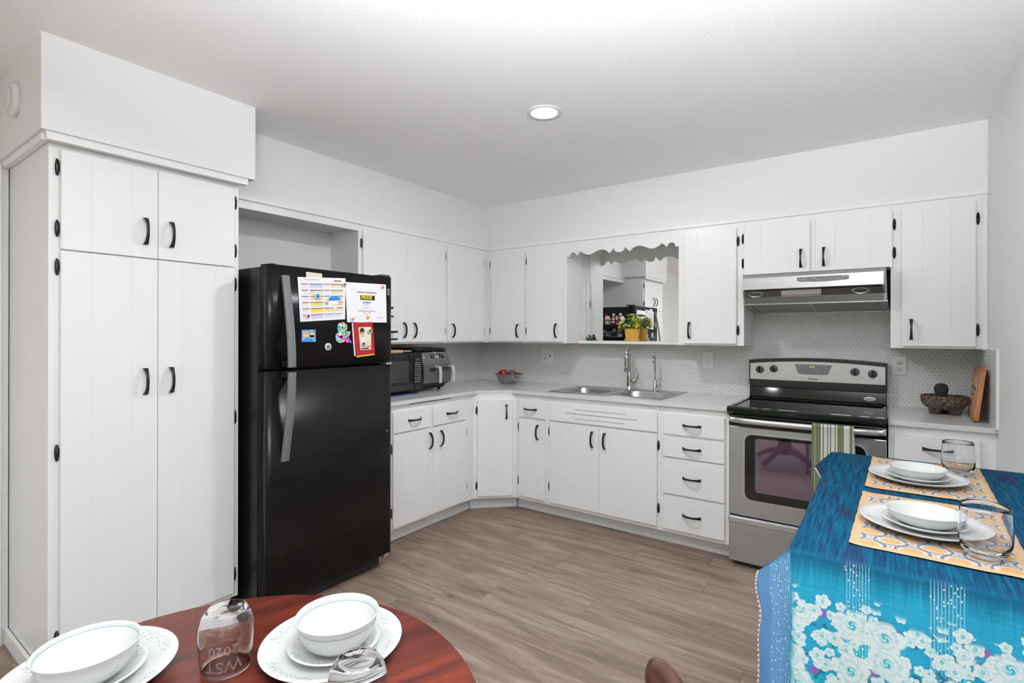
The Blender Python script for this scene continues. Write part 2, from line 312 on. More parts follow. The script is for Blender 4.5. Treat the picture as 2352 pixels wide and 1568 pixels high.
# ------------------------------------------------------------------ mesh building
class MB:
    def __init__(s): s.v = []; s.f = []; s.mi = []; s.sm = []; s.uvs = None
    def add(s, vs, fs, smooth=False, mi=0):
        o = len(s.v); s.v += [tuple(p) for p in vs]
        for f in fs: s.f.append(tuple(i+o for i in f)); s.mi.append(mi); s.sm.append(smooth)
        return s
    def box(s, x0, x1, y0, y1, z0, z1, bev=0, mi=0, seg=2, mx=None):
        if x0 > x1: x0, x1 = x1, x0
        if y0 > y1: y0, y1 = y1, y0
        if z0 > z1: z0, z1 = z1, z0
        bm = bmesh.new(); bmesh.ops.create_cube(bm, size=1)
        for v in bm.verts: v.co = Vector(((x0+x1)/2+v.co.x*(x1-x0), (y0+y1)/2+v.co.y*(y1-y0), (z0+z1)/2+v.co.z*(z1-z0)))
        if bev > 0:
            bev = min(bev, .45*min(x1-x0, y1-y0, z1-z0))
            bmesh.ops.bevel(bm, geom=bm.edges[:], offset=bev, segments=seg, affect='EDGES', profile=.5)
        if mx is not None: bmesh.ops.transform(bm, matrix=mx, verts=bm.verts)
        bm.verts.index_update(); s.add([v.co[:] for v in bm.verts], [[v.index for v in f.verts] for f in bm.faces], False, mi); bm.free(); return s
    def prism(s, poly, axis, a, b, mi=0, smooth=False):
        "poly: 2d points of the cross-section; axis 0/1/2 = extrusion direction"
        def P(p, h):
            if axis == 2: return (p[0], p[1], h)
            if axis == 1: return (p[0], h, p[1])
            return (h, p[0], p[1])
        n = len(poly); vs = [P(p, a) for p in poly]+[P(p, b) for p in poly]
        fs = [(i, (i+1) % n, n+(i+1) % n, n+i) for i in range(n)]
        ar = sum(poly[i][0]*poly[(i+1) % n][1]-poly[(i+1) % n][0]*poly[i][1] for i in range(n))*(1 if b > a else -1)*(-1 if axis == 1 else 1)
        caps = [tuple(range(n-1, -1, -1)), tuple(range(n, 2*n))]
        if ar < 0: fs = [f[::-1] for f in fs]; caps = [c[::-1] for c in caps]
        s.add(vs, fs, smooth, mi)
        s.f += [tuple(i+len(s.v)-2*n for i in c) for c in caps]; s.mi += [mi, mi]; s.sm += [False, False]; return s
    def lathe(s, prof, c=(0, 0, 0), n=48, mi=0, smooth=True, sx=1, sy=1, mx=None):
        vs = []; fs = []; k = len(prof)
        for i in range(n):
            a = 2*PI*i/n
            for r, z in prof:
                p = Vector((c[0]+r*math.cos(a)*sx, c[1]+r*math.sin(a)*sy, c[2]+z)); vs.append(mx @ p if mx is not None else p)
        for i in range(n):
            j = (i+1) % n
            for q in range(k-1):
                if prof[q][0] < 1e-6 and prof[q+1][0] < 1e-6: continue
                fs.append((i*k+q, j*k+q, j*k+q+1, i*k+q+1))
        return s.add(vs, fs, smooth, mi)
    def sphere(s, c, rx, ry=None, rz=None, n=16, mi=0, mx=None):
        ry = ry or rx; rz = rz or rx
        prof = [(math.sin(PI*i/n), -math.cos(PI*i/n)) for i in range(n+1)]
        vs = []; fs = []; m_ = n*2
        for i in range(m_):
            a = 2*PI*i/m_
            for r, z in prof:
                p = Vector((rx*r*math.cos(a), ry*r*math.sin(a), rz*z)); p = (mx @ p) if mx is not None else p; vs.append(p+Vector(c))
        k = n+1
        for i in range(m_):
            j = (i+1) % m_
            for q in range(n): fs.append((i*k+q, j*k+q, j*k+q+1, i*k+q+1))
        return s.add(vs, fs, True, mi)
    def tube(s, pts, r, n=10, mi=0, cap=True, closed=False, flat=1.0):
        pts = [Vector(p) for p in pts]; m_ = len(pts); rr = r if callable(r) else (lambda q: r)
        vs = []; fs = []; ref = None
        for i, p in enumerate(pts):
            d = ((pts[(i+1) % m_] if (closed or i < m_-1) else p)-(pts[i-1] if (closed or i > 0) else p)).normalized()
            if ref is None: ref = d.orthogonal().normalized() if abs(d.z) > .9 else Vector((0, 0, 1))
            a = (ref-d*ref.dot(d)).normalized(); b_ = d.cross(a); ref = a; q = rr(i/max(1, m_-1))
            for j in range(n): w_ = 2*PI*j/n; vs.append(p+a*math.cos(w_)*q+b_*math.sin(w_)*q*flat)
        for i in range(m_ if closed else m_-1):
            k = (i+1) % m_
            for j in range(n): l_ = (j+1) % n; fs.append((i*n+j, i*n+l_, k*n+l_, k*n+j))
        if cap and not closed: fs += [tuple(range(n-1, -1, -1)), tuple(range((m_-1)*n, m_*n))]
        return s.add(vs, fs, True, mi)
    def grid(s, nu, nv, fn, smooth=True, mi=0, uvf=None):
        o = len(s.v); vs = [fn(i/nu, j/nv) for j in range(nv+1) for i in range(nu+1)]
        fs = [(j*(nu+1)+i, j*(nu+1)+i+1, (j+1)*(nu+1)+i+1, (j+1)*(nu+1)+i) for j in range(nv) for i in range(nu)]
        s.add(vs, fs, smooth, mi)
        if uvf:
            s.uvs = s.uvs or {}
            for j in range(nv+1):
                for i in range(nu+1): s.uvs[o+j*(nu+1)+i] = uvf(i/nu, j/nv)
        return s
    def mesh(s, name, mats, off=(0, 0, 0)):
        me = bpy.data.meshes.new(name)
        me.from_pydata([(a-off[0], b_-off[1], c-off[2]) for a, b_, c in s.v], [], s.f)
        for q in (mats if isinstance(mats, (list, tuple)) else [mats]): me.materials.append(M[q])
        me.polygons.foreach_set('material_index', s.mi); me.polygons.foreach_set('use_smooth', s.sm)
        if s.uvs is not None:
            l = me.uv_layers.new(name='uv')
            for lp in me.loops: l.data[lp.index].uv = s.uvs.get(lp.vertex_index, (0, 0))
        me.validate(); me.update()
        return me

def frame(ang=0, org=(0, 0, 0)):
    return Matrix.Translation(org) @ Matrix.Rotation(ang, 4, 'Z')
BACK = frame(); LEFT = frame(PI/2)   # LEFT: local x = world y, local y = -world x
def tag(o, label=None, cat=None, group=None, kind=None):
    if label: o['label'] = label
    if cat: o['category'] = cat
    if group: o['group'] = group
    if kind: o['kind'] = kind
    return o
class Thing:
    "an Empty at the thing's base; parts are built in the thing's frame"
    def __init__(s, name, label, cat, fr=BACK, p0=(0, 0, 0), group=None):
        s.e = bpy.data.objects.new(name, None); C.objects.link(s.e); s.p0 = p0
        s.e.matrix_world = fr @ Matrix.Translation(p0); s.e.empty_display_size = .05
        tag(s.e, label, cat, group)
    def part(s, name, mb, mats, parent=None, label=None):
        o = bpy.data.objects.new(name, mb.mesh(name, mats, s.p0)); C.objects.link(o)
        o.parent = parent or s.e
        if label: o['label'] = label
        return o
def single(name, mb, mats, label, cat, fr=BACK, p0=(0, 0, 0), group=None, kind=None):
    o = bpy.data.objects.new(name, mb.mesh(name, mats, p0)); C.objects.link(o); o.matrix_world = fr @ Matrix.Translation(p0)
    return tag(o, label, cat, group, kind)
def structure(name, mb, mats, parent=None):
    o = bpy.data.objects.new(name, mb.mesh(name, mats)); C.objects.link(o)
    if parent: o.parent = parent
    else: o['kind'] = 'structure'
    return o
def copy_tree(o, loc=None, rotz=None, label=None):
    c = o.copy(); C.objects.link(c)
    if loc is not None: c.location = loc
    if rotz is not None: c.rotation_euler = (0, 0, rotz)
    if label: c['label'] = label
    for ch in o.children:
        d_ = ch.copy(); C.objects.link(d_); d_.parent = c
        for g in ch.children:
            e_ = g.copy(); C.objects.link(e_); e_.parent = d_
    return c
def text_mb(txt, size, depth=.0004, bold=0., shear=0., space=1.):
    "lettering as a mesh: x to the right, z up, centred, facing -y"
    cu = bpy.data.curves.new('txt', 'FONT'); cu.body = txt; cu.size = size; cu.extrude = depth/2; cu.align_x = 'CENTER'; cu.align_y = 'CENTER'; cu.offset = bold; cu.shear = shear; cu.space_character = space; cu.resolution_u = 3
    o = bpy.data.objects.new('txt', cu); C.objects.link(o); dg = bpy.context.evaluated_depsgraph_get(); me = bpy.data.meshes.new_from_object(o.evaluated_get(dg))
    mb = MB(); mb.add([(v.co.x, -v.co.z, v.co.y) for v in me.vertices], [tuple(p.vertices) for p in me.polygons])
    bpy.data.objects.remove(o); bpy.data.curves.remove(cu); bpy.data.meshes.remove(me); return mb
def moved(mb, dx, dy, dz, sx=1, rot=0):
    c_, s_ = math.cos(rot), math.sin(rot)
    mb.v = [((x*c_-z*s_)*sx+dx, y+dy, x*s_+z*c_+dz) for x, y, z in mb.v]; return mb
def join(a, b_, mi=None):
    o = len(a.v); a.v += b_.v; a.f += [tuple(i+o for i in f) for f in b_.f]; a.mi += b_.mi if mi is None else [mi]*len(b_.f); a.sm += b_.sm; return a

# ------------------------------------------------------------------ the room
XR, H = 3.563, 2.442          # right wall, ceiling height
DU = .34                      # depth of the wall units and the soffit above them
ZC = 2.088                    # underside of the soffit
structure('floor', MB().box(-.1, XR+.1, YB-.1, .1, -.06, 0), 'floor_planks')
structure('ceiling', MB().box(-.1, XR+.1, YB-.1, .1, H, H+.08), 'ceiling_paint')
structure('wall_back', MB().box(-.1, XR+.1, 0, .1, 0, H), 'wall_paint')
# right wall: solid beside the kitchen, an added window out of view lets in side light
structure('wall_right', MB().box(XR, XR+.1, -4.3, .1, 0, H).box(XR, XR+.1, YB-.1, -5.9, 0, H).box(XR, XR+.1, -5.9, -4.3, 0, .8).box(XR, XR+.1, -5.9, -4.3, 2.1, H), 'wall_paint')
structure('added_window', MB().box(XR+.02, XR+.06, -5.9, -5.85, .8, 2.1).box(XR+.02, XR+.06, -4.35, -4.3, .8, 2.1).box(XR+.02, XR+.06, -5.13, -5.07, .8, 2.1).box(XR+.02, XR+.06, -5.9, -4.3, .8, .85).box(XR+.02, XR+.06, -5.9, -4.3, 2.05, 2.1), 'trim_paint')
# left wall: solid beside the kitchen, a window behind the camera
structure('wall_left', MB().box(-.1, .0, YB-.1, .1, 0, H).box(0, .03, YB-.1, -3.312, 0, H), 'wall_paint')
# rear wall with a sliding patio door
structure('wall_rear', MB().box(-.1, .75, YB-.1, YB, 0, H).box(3.25, XR+.1, YB-.1, YB, 0, H).box(.75, 3.25, YB-.1, YB, 2.15, H), 'wall_paint')
structure('door_1', MB().box(.75, .82, YB-.08, YB-.02, 0, 2.15).box(3.18, 3.25, YB-.08, YB-.02, 0, 2.15).box(1.95, 2.05, YB-.08, YB-.02, 0, 2.15).box(.75, 3.25, YB-.08, YB-.02, 2.08, 2.15).box(.75, 3.25, YB-.08, YB-.02, 0, .06), 'trim_paint')
# deck and hedge outside the patio door
structure('exterior_deck', MB().box(-4, 8, -12, YB-.1, -.2, -.05), 'pale_wood')
hedge = MB()
def hg(u, v):
    x = -5+14*u; z = -.05+2.0*v; q = noise.noise(Vector((x*1.7, z*1.9, 3)))
    return (x, -11.2+q*.5, z)
hedge.grid(60, 12, hg)
single('hedge', hedge, 'dark_leaf', 'green hedge outside the patio door', 'hedge', kind='stuff')

# soffits, crown strips, backsplash, trims
structure('wall_soffit', MB().box(0, .346, -2.58, 0, ZC, H).box(.346, XR, -DU, 0, ZC, H).box(0, .66, -3.343, -2.556, 2.092, H), 'wall_paint')
structure('trim_1', MB().box(.346, .358, -2.604, -DU-.012, 2.064, ZC, .003).box(.346, XR, -DU-.012, -DU, 2.064, ZC, .003), 'trim_paint')
structure('trim_2', MB().prism([(-3.322, 2.062), (-2.588, 2.062), (-2.585, 2.07), (-2.585, 2.092), (-3.328, 2.092), (-3.325, 2.07)], 0, .62, .650).box(0, .62, -3.334, -3.31, 2.062, 2.092, .004), 'trim_paint')
bs = MB().box(0, 2.413, -.008, 0, .9, 1.30).box(2.413, 3.166, -.008, 0, .55, 1.72).box(3.166, XR, -.008, 0, .9, 1.30)
structure('wall_backsplash_back', bs, 'tile_back')
structure('wall_backsplash_left', MB().box(0, .008, -1.75, 0, .9, 1.30), 'tile_side')
structure('wall_backsplash_right', MB().box(XR-.008, XR, -.66, 0, .9, 1.279), 'tile_side')
structure('trim_3', MB().box(XR-.010, XR, -.675, -.66, .92, 1.282, .001).box(XR-.010, XR, -.675, -.34, 1.279, 1.285, .001), 'trim_paint')
structure('baseboard_left', MB().box(.03, .62, -3.325, -3.312, 0, .07, .003).box(.03, .045, -4.2, -3.43, 0, .07, .003), 'trim_paint')
structure('baseboard_right', MB().box(XR-.014, XR, -6.1, -.70, 0, .09, .003), 'trim_paint')
structure('door_2', MB().box(.03, .048, -3.405, -3.335, 0, 2.08, .004).box(.03, .048, -4.2, -3.405, 2.01, 2.08, .004).box(.03, .04, -4.12, -3.405, .01, 2.01, .002), 'trim_paint')
# fridge alcove
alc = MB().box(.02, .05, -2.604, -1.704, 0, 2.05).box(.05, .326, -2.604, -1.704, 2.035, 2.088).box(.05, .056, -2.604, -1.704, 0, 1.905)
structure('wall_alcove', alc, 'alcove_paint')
structure('trim_4', MB().box(.326, .346, -2.604, -1.704, 2.021, 2.088), 'cabinet_paint')

# ------------------------------------------------------------------ cabinets
def handle_mb(cx, cz, y, vert=True, L=.110, proj=.026):
    "arched bronze pull with flared square feet; cx, cz = centre on the door face at depth y"
    mb = MB(); N = 14; vs = []
    for i in range(N+1):
        q = -1+2*i/N; a = q*L/2; out = proj*(1-abs(q)**2.6)+.006; wd = .0048+.0035*abs(q)**3; th = .0042+.001*abs(q)**3
        for (du, dn) in ((-wd, -th), (wd, -th), (wd, th), (-wd, th)):
            n_ = out+dn
            if abs(q) > .93: n_ = 0 if dn < 0 else .012
            uu, vv = (du, a) if vert else (a, du)
            vs.append((cx+uu, y-n_, cz+vv))
    fs = [(i*4+j, i*4+(j+1) % 4, (i+1)*4+(j+1) % 4, (i+1)*4+j) for i in range(N) for j in range(4)]+[(0, 1, 2, 3), (N*4, N*4+3, N*4+2, N*4+1)]
    mb.add(vs, fs); return mb
def hinge_mb(x, y, z):
    mb = MB().sphere((x, y-.001, z), .0075, .0055, .033, n=8)
    mb.tube([(x+.0005, y-.004, z-.026), (x+.0005, y-.004, z+.026)], .0032, 8)
    return mb
def door_mb(x0, x1, z0, z1, yf, grooves=(), th=.018):
    "plank door: front at yf-th, v-grooves between the boards, eased edges"
    e = .003; g = .0011; d = .0012
    pts = [(x0, yf-.0035), (x0, yf-th+e), (x0+e, yf-th)]
    for q in grooves: pts += [(q-g, yf-th), (q, yf-th+d), (q+g, yf-th)]
    pts += [(x1-e, yf-th), (x1, yf-th+e), (x1, yf-.0035)]
    return MB().prism(pts, 2, z0, z1)
def door(T, x0, x1, z0, z1, yf, grooves=(), h=None, hz=None, hinge_side=0, name='door', vert=True, hinges=None):
    dr = T.part(name, door_mb(x0, x1, z0, z1, yf, grooves), 'cabinet_paint')
    if h is not None: T.part('handle', handle_mb(h, hz, yf-.018, vert), 'bronze', dr)
    if hinge_side:
        x = x0-.008 if hinge_side < 0 else x1+.008
        for z in (hinges or (z0+.085, z1-.085)): T.part('hinge', hinge_mb(x, yf-.004, z), 'bronze', dr)
    return dr
def drawer(T, x0, x1, z0, z1, yf, h, hz):
    return door(T, x0, x1, z0, z1, yf, (), h, hz, 0, 'drawer', False)

ZD0, ZD1, ZB = 1.291, 2.029, 1.278
# --- wall units, left run (frame LEFT: x = world y, y = -world x)
T = Thing('wall_cabinet', 'white two-door wall cabinet to the right of the fridge alcove, above the microwave', 'cabinet', LEFT, (-1.3, -.17, ZB), 'white wall cabinets')
T.part('body', MB().box(-1.704, -.874, -.346, -.0085, ZB, 2.0875), 'cabinet_paint')
door(T, -1.675, -1.286, ZD0, ZD1, -.346, (-1.554, -1.389), -1.325, 1.376, -1)
door(T, -1.284, -.893, ZD0, ZD1, -.346, (-1.160, -1.004), -1.227, 1.376, 1, hinges=(1.37, 1.95))
T = Thing('wall_cabinet', 'white single-door wall cabinet on the left wall, next to the room corner', 'cabinet', LEFT, (-.6, -.17, ZB), 'white wall cabinets')
T.part('body', MB().box(-.8738, -.3402, -.346, -.0085, ZB, 2.0875), 'cabinet_paint')
door(T, -.863, -.411, ZD0, ZD1, -.346, (-.720, -.552), -.814, 1.376, 1, hinges=(1.37, 1.95))
# --- wall units, back run
T = Thing('wall_cabinet', 'white two-door wall cabinet between the room corner and the mirrored nook', 'cabinet', BACK, (.74, -.17, ZB), 'white wall cabinets')
T.part('body', MB().box(.3462, 1.128, -DU, -.0085, ZB, 2.0875), 'cabinet_paint')
door(T, .385, .737, ZD0, ZD1, -DU, (.479, .636), .679, 1.378, -1)
door(T, .761, 1.099, ZD0, ZD1, -DU, (.928, 1.011), 1.044, 1.378, -1)
T = Thing('wall_cabinet', 'white single-door wall cabinet between the mirrored nook and the range hood', 'cabinet', BACK, (2.2, -.17, ZB), 'white wall cabinets')
T.part('body', MB().box(1.998, 2.413, -DU, -.0085, ZB, 2.0875), 'cabinet_paint')
door(T, 2.035, 2.371, ZD0, ZD1, -DU, (2.125, 2.281), 2.077, 1.378, 1)
T = Thing('wall_cabinet', 'short white two-door wall cabinet directly above the range hood', 'cabinet', BACK, (2.79, -.17, 1.716), 'white wall cabinets')
T.part('body', MB().box(2.4135, 3.1655, -DU, -.0085, 1.7165, 2.0875), 'cabinet_paint')
door(T, 2.415, 2.780, 1.720, ZD1+.001, -DU, (2.516, 2.676), 2.733, 1.805, -1, hinges=(1.80, 1.955))
door(T, 2.805, 3.174, 1.720, ZD1+.001, -DU, (2.907, 3.068), 2.850, 1.805, 1, hinges=(1.80, 1.955))
T = Thing('wall_cabinet', 'white single-door wall cabinet at the far right, beside the right wall', 'cabinet', BACK, (3.35, -.17, ZB), 'white wall cabinets')
T.part('body', MB().box(3.166, 3.543, -DU, -.0085, ZB, 2.0875), 'cabinet_paint')
T.part('filler_strip', MB().box(3.543, 3.5625, -DU-.006, -DU+.02, ZB-.004, 2.064, .001), 'cabinet_paint')
door(T, 3.212, 3.518, ZD0, ZD1, -DU, (3.304, 3.422), 3.255, 1.380, 1)

# --- mirrored nook above the sink
T = Thing('nook_shelf', 'white shelf under the mirrored nook above the sink', 'shelf', BACK, (1.56, -.08, 1.275))
T.part('board', MB().box(1.1285, 1.9975, -.163, -.0085, 1.275, 1.297, .002), 'cabinet_paint')
single('wall_mirror', MB().box(1.131, 1.995, -.020, -.0155, 1.2975, 2.062), 'mirror', 'large frameless mirror at the back of the nook above the sink', 'mirror', BACK, (1.56, -.012, 1.3))
single('mirror_backing', MB().box(1.1285, 1.9975, -.0150, -.0088, 1.2972, 2.063), 'black_satin', 'thin dark backing showing along the edge of the nook mirror', 'panel', BACK, (1.56, -.01, 1.3))
half = [(1.999, 1.950), (1.975, 1.950), (1.973, 1.964), (1.964, 1.976), (1.949, 1.983), (1.932, 1.979), (1.920, 1.966), (1.914, 1.953), (1.900, 1.967), (1.881, 1.984), (1.862, 1.970), (1.844, 1.960), (1.826, 1.954), (1.808, 1.952), (1.785, 1.956), (1.765, 1.966), (1.742, 1.976), (1.717, 1.982), (1.692, 1.980), (1.668, 1.971), (1.652, 1.957), (1.643, 1.949), (1.628, 1.963), (1.606, 1.984), (1.601, 1.967), (1.590, 1.956), (1.575, 1.950)]
mid = (1.999+1.127)/2
pts = [(x, z) for x, z in half]+[(2*mid-x, z) for x, z in half[::-1]]
val = [(1.1285, 2.0635), (1.9975, 2.0635)]+[(min(max(x, 1.1285), 1.9975), z) for x, z in pts]
single('valance', MB().prism(val, 1, -DU, -DU+.018), 'cabinet_paint', 'white scalloped wooden valance across the top of the mirrored nook', 'valance', BACK, (1.56, -DU, 1.95))

# --- tall pantry unit
PF = -.60
T = Thing('pantry_cabinet', 'tall white four-door pantry cabinet at the left, beside the fridge', 'cabinet', LEFT, (-2.96, -.3, 0))
T.part('body', MB().box(-3.309, -2.606, -.602, -.031, .09, 2.0915, .001), 'cabinet_paint')
T.part('plinth', MB().box(-3.309, -2.62, -.56, -.031, 0, .09), 'cabinet_paint')
door(T, -3.277, -2.955, 1.668, 2.041, -.602, (-3.184, -3.050), -3.003, 1.777, -1, hinges=(1.745, 1.975))
door(T, -2.953, -2.632, 1.668, 2.041, -.602, (), -2.906, 1.777, 1, hinges=(1.745, 1.975))
door(T, -3.277, -2.955, .116, 1.662, -.602, (-3.184, -3.050), -3.003, 1.150, -1, hinges=(.20, .90, 1.600))
door(T, -2.953, -2.632, .116, 1.662, -.602, (-2.861, -2.721), -2.906, 1.150, 1, hinges=(.20, .95, 1.585))
d = MB().lathe([(0, .0), (.066, .0), (.066, .014), (.060, .022), (.044, .026), (.043, .023), (.040, .023), (.039, .027), (0, .029)], n=40, mx=Matrix.Translation((.322, -3.343, 2.277)) @ Matrix.Rotation(PI/2, 4, 'X'))
single('smoke_detector', d, 'white_plastic', 'round white detector on the side of the soffit above the pantry', 'detector', BACK, (.322, -3.345, 2.277))

# --- base units
FB = -.622          # face of the back base run
def base_body(T, x0, x1, yf, z0=.10, z1=.8965, hole=None):
    T.part('body', MB().box(x0, x1, yf, -.0085, z0, z1, .001), 'cabinet_paint')
def toe(T, x0, x1, y):
    T.part('toe_kick', MB().box(x0, x1, y+.012, y+.05, .0, .0995).box(x0, x1, y, y+.012, 0, .028, .003), 'cabinet_paint')
T = Thing('base_cabinet', 'white base cabinet with one drawer over one door, left of the sink cabinet', 'cabinet', BACK, (1.0, -.3, 0), 'white base cabinets')
base_body(T, .850, 1.135, FB); toe(T, .80, 1.135, -.533)
drawer(T, .882, 1.117, .727, .854, FB, .991, .790)
door(T, .882, 1.115, .129, .712, FB, (.945, 1.045), 1.057, .625, -1, hinges=(.24, .645))
T = Thing('base_cabinet', 'white sink base cabinet with two doors and a slotted false front', 'cabinet', BACK, (1.55, -.3, 0), 'white base cabinets')
T.part('body', MB().box(1.1355, 1.975, FB, FB+.03, .10, .8965, .001).box(1.1355, 1.975, FB+.03, -.0085, .10, .60), 'cabinet_paint'); toe(T, 1.1355, 1.975, -.533)
fp = T.part('false_front', door_mb(1.154, 1.959, .726, .854, FB), 'cabinet_paint')
T.part('vent_slot', MB().box(1.363, 1.748, FB-.0188, FB-.0170, .8175, .8195).box(1.286, 1.824, FB-.0188, FB-.0170, .787, .7895).box(1.359, 1.741, FB-.0188, FB-.0170, .7535, .7555), 'black_plastic', fp)
door(T, 1.153, 1.549, .128, .715, FB, (1.255, 1.43), 1.502, .625, -1, hinges=(.24, .64))
door(T, 1.551, 1.956, .128, .715, FB, (1.655, 1.84), 1.595, .625, 1, hinges=(.24, .64))
T = Thing('base_cabinet', 'white base cabinet with a stack of four drawers, left of the stove', 'cabinet', BACK, (2.18, -.3, 0), 'white base cabinets')
base_body(T, 1.9755, 2.391, FB); toe(T, 1.9755, 2.391, -.533)
for z0, z1, hz in ((.724, .852, .789), (.582, .711, .645), (.350, .572, .462), (.126, .338, .232)): drawer(T, 1.994, 2.369, z0, z1, FB, 2.178, hz)
T = Thing('base_cabinet', 'white base cabinet with a wide drawer, right of the stove behind the blue table', 'cabinet', BACK, (3.35, -.3, 0), 'white base cabinets')
base_body(T, 3.155, 3.5625, FB); toe(T, 3.155, 3.5625, -.533)
drawer(T, 3.178, 3.505, .727, .855, FB, 3.345, .796)
door(T, 3.178, 3.505, .129, .712, FB, (3.29, 3.40), 3.23, .625, 1, hinges=(.24, .64))
T = Thing('base_cabinet', 'white base cabinet with two drawers over two doors, right of the fridge', 'cabinet', LEFT, (-1.3, -.3, 0), 'white base cabinets')
FL = -.602
base_body(T, -1.74, -.853, FL); toe(T, -1.74, -.80, -.53)
drawer(T, -1.644, -1.301, .720, .852, FL, -1.465, .787)
drawer(T, -1.279, -.942, .720, .852, FL, -1.100, .787)
door(T, -1.644, -1.286, .118, .708, FL, (-1.545, -1.374), -1.325, .624, -1, hinges=(.215, .62))
door(T, -1.283, -.934, .118, .708, FL, (-1.186, -1.018), -1.217, .624, 1, hinges=(.22, .62))
T.part('cutting_board_slot', MB().box(-1.50, -1.09, FL-.003, FL, .866, .8865, .001), 'cabinet_paint')
T.part('slot_gap', MB().box(-1.495, -1.095, FL-.0008, FL+.001, .8866, .8915), 'outlet_dark')
# diagonal corner unit
px, py = .60, -.836; ang = math.atan2(.214, .244); DIAG = frame(ang, (px, py, 0)); LD = .3246
T = Thing('base_cabinet', 'white diagonal corner base cabinet with one tall door', 'cabinet', DIAG, (LD/2, .1, 0), 'white base cabinets')
cx_ = [Vector((.62, -.02-.4)), Vector((.02, -.84)), Vector((.02, -.02)), Vector((.84, -.02)), Vector((.84, -.61)), Vector((.605, -.83))]
inv = DIAG.inverted()
def tl(x, y): q = inv @ Vector((x, y, 0)); return (q.x, q.y)
poly = [tl(.02, -.851), tl(.601, -.851), (0.002, .0), (LD-.002, 0), tl(.848, -.615), tl(.848, -.02), tl(.02, -.02)]
T.part('body', MB().prism(poly, 2, .10, .8965), 'cabinet_paint')
door(T, .032, .298, .122, .848, 0, (.109, .217), .250, .760, -1, hinges=(.20, .77))
a_, b_ = tl(.532, -.795), tl(.793, -.534)
T.part('toe_kick', MB().prism([(a_[0]-.02, a_[1]+.035), (a_[0]-.006, a_[1]+.012), (b_[0]+.006, b_[1]+.012), (b_[0]+.02, b_[1]+.035)], 2, 0, .0995).prism([(a_[0]-.004, a_[1]+.011), (a_[0], a_[1]), (b_[0], b_[1]), (b_[0]+.004, b_[1]+.011)], 2, 0, .028), 'cabinet_paint')

# --- worktops
ZT = .9216; Z0 = .897
SX0, SX1, SY0, SY1 = 1.105, 1.955, -.553, -.045     # sink opening
wt = MB()
# strips around the sink hole plus the diagonal
L_ = [(.009, -1.745), (.628, -1.745), (.628, -.818), (.818, -.6475), (1.125, -.6475), (1.125, -.009), (.009, -.009)]
wt.prism(L_, 2, Z0, ZT)
wt.prism([(1.125, -.6475), (1.935, -.6475), (1.935, -.540), (1.125, -.540)], 2, Z0, ZT)
wt.prism([(1.125, -.060), (1.935, -.060), (1.935, -.009), (1.125, -.009)], 2, Z0, ZT)
wt.prism([(1.935, -.6475), (2.392, -.6475), (2.392, -.009), (1.935, -.009)], 2, Z0, ZT)
single('worktop', wt, 'counter', 'long pale grey quartz worktop round the corner from fridge to stove', 'worktop', BACK, (1.2, -.3, Z0))
w2 = MB().box(3.154, 3.5545, -.6475, -.009, Z0, ZT, .0015)
single('worktop', w2, 'counter', 'short pale grey quartz worktop to the right of the stove', 'worktop', BACK, (3.35, -.3, Z0))

# ------------------------------------------------------------------ sink and taps
def sink():
    T = Thing('kitchen_sink', 'double-bowl stainless steel sink set into the worktop', 'sink', BACK, (1.53, -.3, ZT))
    mb = MB(); zt = ZT+.004
    X0, X1, Y0, Y1 = 1.103, 1.957, -.565, -.032; xm = 1.53
    def rr(cx, cy, hx, hy, rad, ang):
        c_, s_ = math.cos(ang), math.sin(ang); n_ = 5.
        k = (abs(c_)**n_+abs(s_)**n_)**(-1/n_); return (cx+hx*c_*k, cy+hy*s_*k)
    N = 64
    for (ax, bx) in ((X0, xm), (xm, X1)):
        cx, cy = (ax+bx)/2, (Y0+Y1)/2; hx, hy = (bx-ax)/2-.028, .185; cyb = cy-.022
        rings = []
        out = []
        for i in range(N):
            a = 2*PI*i/N; c_, s_ = math.cos(a), math.sin(a); k = 1/max(abs(c_)/((bx-ax)/2), abs(s_)/((Y1-Y0)/2)); out.append((cx+c_*k, cy+s_*k, zt))
        rings.append(out)
        for (gx, gy, z) in ((hx+.004, hy+.004, zt+.001), (hx, hy, zt-.002), (hx-.004, hy-.004, zt-.012), (hx-.010, hy-.010, zt-.13), (hx-.03, hy-.03, zt-.165), (hx-.10, hy-.10, zt-.172), (.045, .045, zt-.174)):
            rings.append([(*rr(cx, cyb, gx, gy, 0, 2*PI*i/N), z) for i in range(N)])
        vs = [p for r in rings for p in r]; fs = []
        for q in range(len(rings)-1):
            for i in range(N): j = (i+1) % N; fs.append((q*N+i, q*N+j, (q+1)*N+j, (q+1)*N+i))
        mb.add(vs, fs, True)
        mb.lathe([(.045, 0), (.040, -.004), (.015, -.010), (0, -.010)], (cx, cyb, zt-.174), 24)
    T.part('bowls', mb, 'sink_steel')
    rim = MB()
    rim.tube([(X0, Y0, ZT+.002), (X1, Y0, ZT+.002), (X1, Y1, ZT+.002), (X0, Y1, ZT+.002)], .003, 8, closed=True)
    T.part('rim', rim, 'sink_steel')
    T.part('tap_hole_cap', MB().lathe([(0, 0), (.018, 0), (.018, .003), (.012, .006), (0, .007)], (1.44, -.085, ZT+.004), 24), 'chrome')
sink()
def arc(cx, cy, cz, r, a0, a1, n, d):
    return [(cx+math.cos(a0+(a1-a0)*i/n)*r*d[0], cy+math.cos(a0+(a1-a0)*i/n)*r*d[1], cz+math.sin(a0+(a1-a0)*i/n)*r) for i in range(n+1)]
